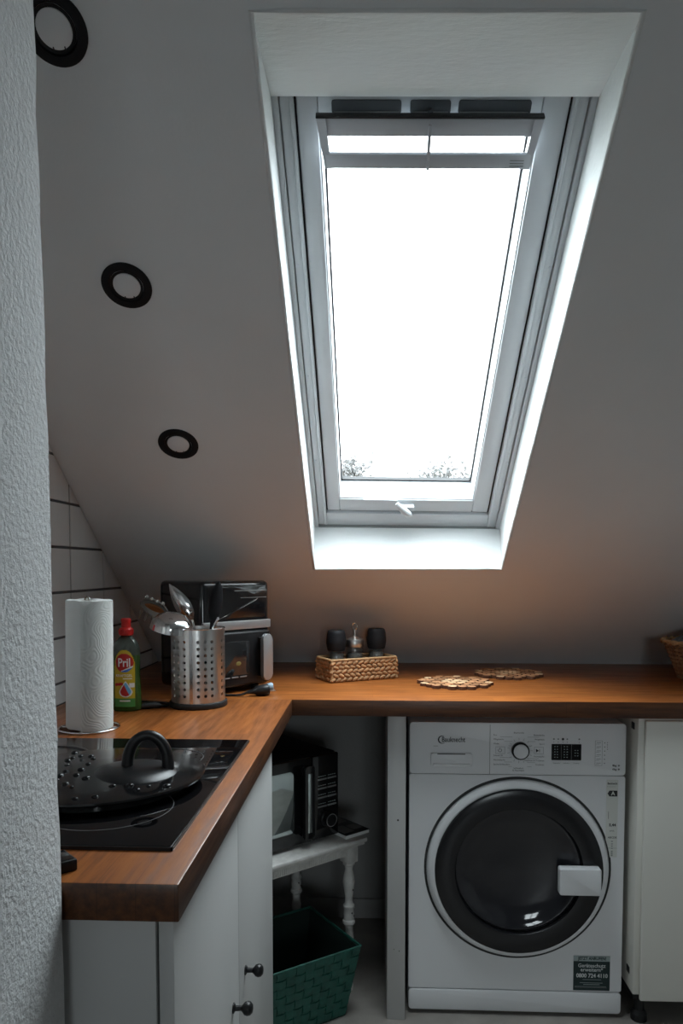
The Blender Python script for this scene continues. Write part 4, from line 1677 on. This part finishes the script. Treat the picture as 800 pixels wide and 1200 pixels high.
# display and buttons
bm = nb()
prism(bm, rrect(0.082, 0.0455, 0.0015, 3, cx_(484), cz(125)), -0.0012, 0.001, 'Y')
disp = obj('display', bm, 'display_black', fascia)
for c, pxx in enumerate((452, 459, 478, 486, 508, 515)):
    for r in range(5 if c < 4 else 3):
        yy = 110 + 7.2 * r + (10 if c >= 4 else 0)
        wflat('display_mark', R4(pxx - 1.6, pxx + 1.6, yy - 1.0, yy + 1.0), 'sticker_light', disp, -0.0016)
for pxx in (469.5, 497.5):
    wflat('display_mark', R4(pxx - 0.4, pxx + 0.4, 104, 146), 'washer_grey_print', disp, -0.0016)
for k in range(3):
    bm = nb()
    prism(bm, rrect(0.026, 0.010, 0.0012, 3, cx_(457 + 27.2 * k), cz(154.5)), -0.002, 0.001, 'Y')
    bt = obj('button', bm, 'washer_handle', fascia)
    wtext(('Temperatur', 'Schleudern', 'Trocknen')[k], 457 + 27.2 * k, 154.5, 0.0042, parent=bt, y=-0.0024)
for pxx, kind in ((449, 0), (461, 1), (474, 2), (486, 3), (519, 4)):
    wflat('display_symbol', disc(cx_(pxx), cz(90), 0.0026 if kind != 2 else 0.0036, 6 if kind % 2 else 12), 'washer_grey_print' if kind != 2 else 'washer_print', fascia)
    wflat('display_symbol', disc(cx_(pxx), cz(98), 0.0011, 8), 'washer_print', fascia)
# time scale at right and load marks
for q in ((563, 583, 93, 93.7), (563, 583, 160, 160.7), (563, 563.8, 93, 160.7), (582.2, 583, 93, 160.7)):
    wflat('print_line', R4(*q), 'washer_grey_print', fascia)
for k in range(6):
    yy = 98 + 11 * k
    wflat('print_line', R4(567, 579, yy, yy + 1.2), 'washer_grey_print', fascia)
    wflat('print_line', R4(565, 575, yy + 4, yy + 4.8), 'washer_grey_print', fascia)
    wflat('print_line', R4(588, 590.5, yy, yy + 2.2), 'washer_print', fascia)
for k in range(4):
    wflat('print_line', R4(596, 597.5, 97 + 6 * k, 99.4 + 6 * k), 'washer_print', fascia)
wtext('8kg', 617, 160, 0.0080, bold=0.0002)
wtext('6kg', 617, 170, 0.0080, bold=0.0002)
for yy in (160, 170):
    wflat('print_line', disc(cx_(629), cz(yy), 0.0028, 10), 'washer_grey_print', fascia)
bm = nb()
lathe(bm, [(0, 0.0), (0.0018, 0.0), (0.0015, 0.0012), (0, 0.0014)], 10, M=Matrix.Translation((cx_(78), 0.002, cz(183))) @ Matrix.Rotation(R(90), 4, 'X'))
obj('screw', bm, 'washer_print', fascia)
# energy strip and service sticker on the front panel
es = obj('energy_label', bx(cx_(597), cx_(629), 0.0010, 0.0019, cz(410), cz(199)), 'sticker_paper', wm)
ey_ = 0.0006
wtext('Bauknecht', 613, 209, 0.0085, parent=es, y=ey_, bold=0.0002, sx=0.75)
wflat('print_line', R4(598, 622, 217.2, 217.9), 'washer_grey_print', es, ey_)
wflat('energy_arrow', [(cx_(600), cz(236)), (cx_(605), cz(244)), (cx_(627), cz(244)), (cx_(627), cz(228)), (cx_(605), cz(228))], 'washer_print', es, ey_)
wtext('A', 615, 236, 0.0150, 'sticker_paper', es, y=0.0003, bold=0.0004)
wflat('print_line', R4(603, 604, 285, 305), 'washer_print', es, ey_)
wtext('5,44', 615, 322, 0.0110, parent=es, y=ey_, bold=0.0004)
wtext('kWh', 614, 338, 0.0062, parent=es, y=ey_)
wtext('ABCDE', 615, 356, 0.0078, parent=es, y=ey_, bold=0.0001)
for k, yy in enumerate((365, 372, 378, 384, 392, 396, 400, 404)):
    wflat('print_line', R4(612, 617, yy, yy + 2.6), 'washer_grey_print', es, ey_)
wflat('print_line', R4(597, 629, 384.5, 385.2), 'washer_grey_print', es, ey_)
st = obj('service_sticker', bx(cx_(514), cx_(616), 0.0008, 0.0019, cz(780), cz(684)), 'sticker_dark', wm)
wflat('sticker_header', R4(514, 616, 684, 698.5), 'sticker_light', st, 0.0005)
wtext('JETZT ANRUFEN!', 566, 691, 0.0128, 'sticker_dark', st, y=0.0002, bold=0.0004, sx=0.80)
wtext('Geräteschutz', 565, 711, 0.0155, 'sticker_text', st, y=0.0005, bold=0.0002, sx=0.92)
wtext('erweitern*', 565, 722.5, 0.0155, 'sticker_text', st, y=0.0005, bold=0.0002, sx=0.92)
wtext('0800 724 4110', 566, 739, 0.0165, 'sticker_text', st, y=0.0005, bold=0.0004, sx=0.88)
wflat('print_line', R4(540, 592, 749, 750.2), 'sticker_light', st, 0.0005)
wflat('print_line', R4(532, 596, 758, 759.2), 'sticker_light', st, 0.0005)
wflat('print_line', R4(542, 588, 762.5, 764), 'sticker_light', st, 0.0005)
wflat('print_line', R4(518, 606, 768.5, 769.5), 'sticker_light', st, 0.0005)
wflat('print_line', R4(518, 608, 771.5, 772.3), 'washer_grey_print', st, 0.0005)

# ------------------------------------------------------------------ white unit to the right of the washer
rc = thing('fridge_cabinet', 'plain cream white undercounter unit on black feet beside the washing machine', 'cabinet', (1.04, 2.30, 0))
obj('body', bx(-0.318, 0.30, -0.288, 0.28, 0.094, 0.872, 0.004), 'lacquer_cream', rc)
dd = obj('door', bx(-0.302, 0.30, -0.302, -0.2895, 0.084, 0.866, 0.004, 3), 'lacquer_cream', rc)
for zz in (0.148, 0.842):
    obj('hinge', bx(-0.3195, -0.310, -0.262, -0.238, zz - 0.010, zz + 0.010, 0.002), 'black_plastic', rc)
for xx in (-0.284, 0.26):
    for yy in (-0.245, 0.22):
        b = nb()
        lathe(b, [(0, 0), (0.022, 0), (0.022, 0.02), (0.014, 0.03), (0.014, 0.099), (0, 0.099)], 18, (xx, yy, 0))
        obj('foot', b, 'black_rubber', rc)
obj('base_tray', bx(-0.308, 0.30, -0.262, 0.275, 0.066, 0.094, 0.004), 'black_plastic', rc)

# ------------------------------------------------------------------ white side table with turned legs, microwave on top
TA = R(41.5)
tx, tn = Vector((math.cos(TA), math.sin(TA), 0)), Vector((math.sin(TA), -math.cos(TA), 0))
tcorner = Vector((-0.014, 2.169, 0))                  # right front corner of the top
TLn, TDp, TZ = 0.60, 0.345, 0.470
tc = tcorner - tx * TLn / 2 - tn * TDp / 2
tb = thing('side_table', 'distressed white side table with turned legs tucked under the corner', 'table', tc, TA)
bm = nb()
box(bm, -TLn / 2, TLn / 2, -TDp / 2, TDp / 2, TZ - 0.014, TZ, 0.004, 3)
box(bm, -TLn / 2 + 0.006, TLn / 2 - 0.006, -TDp / 2 + 0.006, TDp / 2 - 0.006, TZ - 0.022, TZ - 0.0135, 0.002)
obj('tabletop', bm, 'distressed_white', tb)
for s in (-1, 1):
    b = nb()
    box(b, -TLn / 2 + 0.05, TLn / 2 - 0.05, s * (TDp / 2 - 0.036) - 0.008, s * (TDp / 2 - 0.036) + 0.008, TZ - 0.052, TZ - 0.022)
    if s < 0:
        for k in range(60):
            x = -TLn / 2 + 0.085 + k * 0.0072
            box(b, x, x + 0.004, -(TDp / 2 - 0.036) - 0.0095, -(TDp / 2 - 0.036) - 0.008, TZ - 0.048, TZ - 0.027)
    obj('apron', b, 'distressed_white', tb)
    obj('apron', bx(s * (TLn / 2 - 0.044) - 0.008, s * (TLn / 2 - 0.044) + 0.008, -TDp / 2 + 0.05, TDp / 2 - 0.05, TZ - 0.052, TZ - 0.022), 'distressed_white', tb)
LEGP = [(0.0, 0.0), (0.0125, 0.0), (0.0135, 0.012), (0.0105, 0.03), (0.0115, 0.08), (0.0145, 0.14), (0.0155, 0.165), (0.0125, 0.185), (0.0125, 0.20), (0.0185, 0.207), (0.0185, 0.215),
        (0.0150, 0.219), (0.0165, 0.235), (0.0150, 0.250), (0.0175, 0.254), (0.0175, 0.262), (0.0125, 0.268), (0.0110, 0.285), (0.0160, 0.315), (0.0185, 0.335), (0.0165, 0.352), (0.0115, 0.372),
        (0.0135, 0.384), (0.0185, 0.388), (0.0185, 0.394), (0.012, 0.398), (0.0, 0.398)]
for sx in (-1, 1):
    for sy in (-1, 1):
        b = nb()
        lx_, ly_ = sx * (TLn / 2 - 0.044), sy * (TDp / 2 - 0.036)
        lathe(b, LEGP, 20, (lx_, ly_, 0))
        box(b, lx_ - 0.020, lx_ + 0.020, ly_ - 0.020, ly_ + 0.020, 0.396, TZ - 0.020, 0.003)
        lg = obj('leg', b, 'distressed_white', tb)
        if sx > 0:
            for zz, aa in ((0.242, 265), (0.230, 300), (0.312, 280), (0.150, 250), (0.21, 285)):
                c = nb()
                rr = 0.0165
                ellipsoid(c, (lx_ + rr * math.cos(R(aa)) * 0.98, ly_ + rr * math.sin(R(aa)) * 0.98, zz), (0.0022, 0.0022, 0.0026), 8, 5)
                obj('paint_chip', c, 'paint_chip', lg)

mo = tcorner + tx * (-0.070) + tn * (-0.058)            # right front corner of the microwave
MWW, MWD, MWH = 0.44, 0.31, 0.262
mc = mo - tx * MWW / 2 - tn * MWD / 2
mw = thing('microwave', 'black microwave oven with round dial standing on the white side table', 'microwave', (mc.x, mc.y, TZ), TA)
obj('housing', bx(-MWW / 2, MWW / 2, -MWD / 2 + 0.012, MWD / 2, 0.010, MWH, 0.004), 'black_matte', mw)
for sx in (-1, 1):
    for sy in (-1, 1):
        b = nb()
        lathe(b, [(0, 0), (0.012, 0), (0.012, 0.011), (0, 0.011)], 12, (sx * 0.19, sy * 0.12, 0))
        obj('foot', b, 'black_rubber', mw)
yf = -MWD / 2
xs = MWW / 2 - 0.098
md = obj('door', bx(-MWW / 2, xs - 0.0015, yf - 0.004, yf + 0.013, 0.012, MWH - 0.002, 0.004), 'black_gloss', mw)
bm = nb()
prism(bm, rrect(0.250, 0.180, 0.012, 5, -MWW / 2 + 0.150, 0.140), yf - 0.006, yf - 0.003, 'Y', 0.0008)
obj('door_window', bm, 'mirror_glass', md)
bm = nb()
prism(bm, rrect(0.034, 0.214, 0.008, 5, xs - 0.026, 0.136), yf - 0.030, yf - 0.018, 'Y', 0.003)
mh = obj('door_handle', bm, 'black_gloss', md)
obj('handle_inset', bx(xs - 0.034, xs - 0.020, yf - 0.0315, yf - 0.029, 0.050, 0.222, 0.001), 'mirror_glass', mh)
for zz in (0.045, 0.225):
    obj('handle_mount', bx(xs - 0.036, xs - 0.016, yf - 0.020, yf - 0.003, zz - 0.012, zz + 0.012, 0.002), 'black_plastic', mh)
cp = obj('control_panel', bx(xs + 0.0015, MWW / 2, yf - 0.004, yf + 0.013, 0.012, MWH - 0.002, 0.004), 'black_gloss', mw)
bm = nb()
lathe(bm, [(0.0235, 0.0), (0.0235, 0.004), (0.021, 0.006), (0.020, 0.020), (0.0185, 0.0225), (0.0, 0.0225)], 40, M=Matrix.Translation((xs + 0.055, yf - 0.004, 0.068)) @ Matrix.Rotation(R(90), 4, 'X'))
dl = obj('dial', bm, 'black_plastic', cp)
bm = nb()
lathe(bm, [(0.0192, 0.0205), (0.0192, 0.0232), (0.0172, 0.0232), (0.0172, 0.0205)], 40, M=Matrix.Translation((xs + 0.055, yf - 0.004, 0.068)) @ Matrix.Rotation(R(90), 4, 'X'))
obj('dial_ring', bm, 'silver_paint', dl)
for k in range(4):
    zz = 0.190 - 0.027 * k
    for c in range(2):
        x = xs + 0.020 + 0.036 * c
        obj('button', bx(x, x + 0.033, yf - 0.0058, yf - 0.003, zz - 0.004, zz + 0.001, 0.0008), 'washer_grey_print', cp)
        b = nb()
        for j in range(4):
            flat(b, rect(x + 0.002 + 0.0075 * j, x + 0.0075 + 0.0075 * j, zz + 0.0065, zz + 0.0085), yf - 0.0046)
        obj('button_print', b, 'sticker_light', cp, fix=False)

# magazines lying at the right end of the side table
mg = thing('magazine', 'dark covered magazine lying on the table end right of the microwave', 'magazine', (tcorner - tx * 0.028 - tn * 0.150 + Vector((0, 0, TZ))), TA)
obj('pages', bx(-0.036, 0.055, -0.125, 0.115, 0.0005, 0.011, 0.001), 'paper', mg)
obj('cover', bx(-0.037, 0.056, -0.126, 0.116, 0.011, 0.0122, 0.0003), 'magazine_cover', mg)
for a in ((-0.03, 0.01, -0.11, -0.05), (0.015, 0.05, -0.10, -0.06), (-0.02, 0.045, -0.03, 0.03), (-0.03, 0.03, 0.05, 0.10)):
    obj('cover_photo', bx(a[0], a[1], a[2], a[3], 0.0121, 0.0125), 'magazine_photo', mg)

# ------------------------------------------------------------------ woven green basket on the floor
GR = Vector((-0.032, 2.028, 0))
gf = Vector((-0.819, -0.574, 0))                       # along the front, to the left
gb = Vector((-0.574, 0.819, 0))                        # to the back
GL, GD, GH, GI = 0.36, 0.285, 0.205, 0.032
gc = GR + gf * GL / 2 + gb * GD / 2
GA = math.atan2(-gf.y, -gf.x)
gbk = thing('storage_basket', 'dark green woven strap basket on the floor below the microwave', 'basket', gc, GA)


def side_fn(k):
    tops = [(-GL / 2, -GD / 2), (GL / 2, -GD / 2), (GL / 2, GD / 2), (-GL / 2, GD / 2)]
    bots = [(-GL / 2 + GI, -GD / 2 + GI), (GL / 2 - GI, -GD / 2 + GI), (GL / 2 - GI, GD / 2 - GI), (-GL / 2 + GI, GD / 2 - GI)]
    a, b = tops[k], tops[(k + 1) % 4]
    c, d = bots[k], bots[(k + 1) % 4]
    dx, dy = b[0] - a[0], b[1] - a[1]
    ln = math.hypot(dx, dy)
    nx, ny = dy / ln, -dx / ln

    def S(s, h, off):
        x = (c[0] + (d[0] - c[0]) * s) * (1 - h) + (a[0] + (b[0] - a[0]) * s) * h
        y = (c[1] + (d[1] - c[1]) * s) * (1 - h) + (a[1] + (b[1] - a[1]) * s) * h
        return Vector((x + nx * off, y + ny * off, 0.004 + GH * h - 0.15 * off))
    return S, ln


for k in range(4):
    S, ln = side_fn(k)
    NCOL = 12 if ln > 0.3 else 9
    NROW = 8
    amp, th = 0.0030, 0.0009

    def strap(pa, wdir_fn, nm):
        b = nb()
        rows = []
        for (l, r, n) in pa:
            rows.append((b.verts.new(l + n), b.verts.new(r + n), b.verts.new(r - n), b.verts.new(l - n)))
        for p, q in zip(rows, rows[1:]):
            for j in range(4):
                jj = (j + 1) % 4
                b.faces.new((p[j], p[jj], q[jj], q[j]))
        b.faces.new(rows[0])
        b.faces.new(rows[-1][::-1])
        obj(nm, b, 'basket_green', gbk, ang=60)
    nout = (S(0.5, 0.5, 1) - S(0.5, 0.5, 0)).normalized() * th
    for r in range(NROW):
        h0, h1 = (r + 0.07) / NROW, (r + 0.93) / NROW
        pa = []
        for i in range(NCOL * 2 + 1):
            s = i / (NCOL * 2)
            o_ = amp * (0 if i % 2 == 0 else (1 if ((i // 2) + r) % 2 else -1))
            pa.append((S(s, h0, o_), S(s, h1, o_), nout))
        strap(pa, None, 'strap')
    for c in range(NCOL):
        s0, s1 = (c + 0.07) / NCOL, (c + 0.93) / NCOL
        pa = []
        for i in range(NROW * 2 + 1):
            h = i / (NROW * 2)
            o_ = amp * (0 if i % 2 == 0 else (-1 if ((i // 2) + c) % 2 else 1))
            pa.append((S(s0, h, o_), S(s1, h, o_), nout))
        strap(pa, None, 'strap')
    # dark lining just inside the straps
    b = nb()
    q = [S(0.012, 0.0, -0.005), S(0.988, 0.0, -0.005), S(0.988, 0.985, -0.005), S(0.012, 0.985, -0.005)]
    q2 = [p - nout for p in q]
    vs = [b.verts.new(p) for p in q + q2]
    for f in ((0, 1, 2, 3), (7, 6, 5, 4), (0, 4, 5, 1), (1, 5, 6, 2), (2, 6, 7, 3), (3, 7, 4, 0)):
        b.faces.new([vs[i] for i in f])
    obj('lining', b, 'basket_liner', gbk)
    b = nb()
    tube(b, [S(0.0, 1.0, 0), S(1.0, 1.0, 0)], 0.0028, 8)
    obj('rim', b, 'basket_green', gbk)
obj('base', bx(-GL / 2 + GI, GL / 2 - GI, -GD / 2 + GI, GD / 2 - GI, 0.0002, 0.005), 'basket_liner', gbk)

# ------------------------------------------------------------------ outside: bare tree tops beyond the roof edge
struct(obj('ground_outside', bx(-80, 80, 6, 160, -7.2, -7.0), 'outdoor_ground'))


def tree(x, y, top, rad, label, seed):
    t = thing('tree', label, 'tree', (x, y, -7.0), 0, 'tree tops seen through the roof window')
    rg = random.Random(seed)
    Ht = top + 7.0
    b = nb()
    tube(b, [(0, 0, 0), (0.1, 0, Ht * 0.4), (0, 0.1, Ht * 0.75)], [0.28, 0.2, 0.1], 8)
    obj('trunk', b, 'tree_bark', t)
    b = nb()
    tips = []
    for i in range(60):
        a = rg.uniform(0, 6.28)
        e = rg.uniform(0.35, 1.25)
        L = rad * rg.uniform(0.6, 1.05)
        z0 = Ht - rad * rg.uniform(0.5, 1.4)
        p = Vector((0, 0, z0))
        d = Vector((math.cos(a) * math.cos(e), math.sin(a) * math.cos(e), math.sin(e)))
        q = p + d * L
        q.z = min(q.z, Ht - 0.05 - rg.random() * 0.25)
        tube(b, [p, p.lerp(q, 0.6) + Vector((0, 0, 0.1)), q], [0.03, 0.018, 0.006], 4, caps=False)
        tips.append((p, q))
    obj('branches', b, 'tree_bark', t)
    b = nb()
    for i in range(1500):
        p, q = rg.choice(tips)
        c = p.lerp(q, rg.uniform(0.55, 1.05)) + Vector((rg.gauss(0, 0.22), rg.gauss(0, 0.22), rg.gauss(0, 0.14)))
        s = rg.uniform(0.05, 0.12)
        u = Vector((rg.gauss(0, 1), rg.gauss(0, 1), rg.gauss(0, 1))).normalized()
        v = u.cross(Vector((rg.gauss(0, 1), rg.gauss(0, 1), rg.gauss(0, 1)))).normalized()
        b.faces.new([b.verts.new(c + u * s), b.verts.new(c + v * s * 0.6), b.verts.new(c - u * s), b.verts.new(c - v * s * 0.6)])
    o = obj('foliage', b, 'tree_leaf', t, fix=False)
    o['kind'] = 'stuff'


tree(-1.3, 30.0, 5.80, 1.5, 'pale leafy tree top at the lower left of the window glass', 2)
tree(2.9, 30.0, 5.50, 1.9, 'pale leafy tree top at the lower right of the window glass', 6)
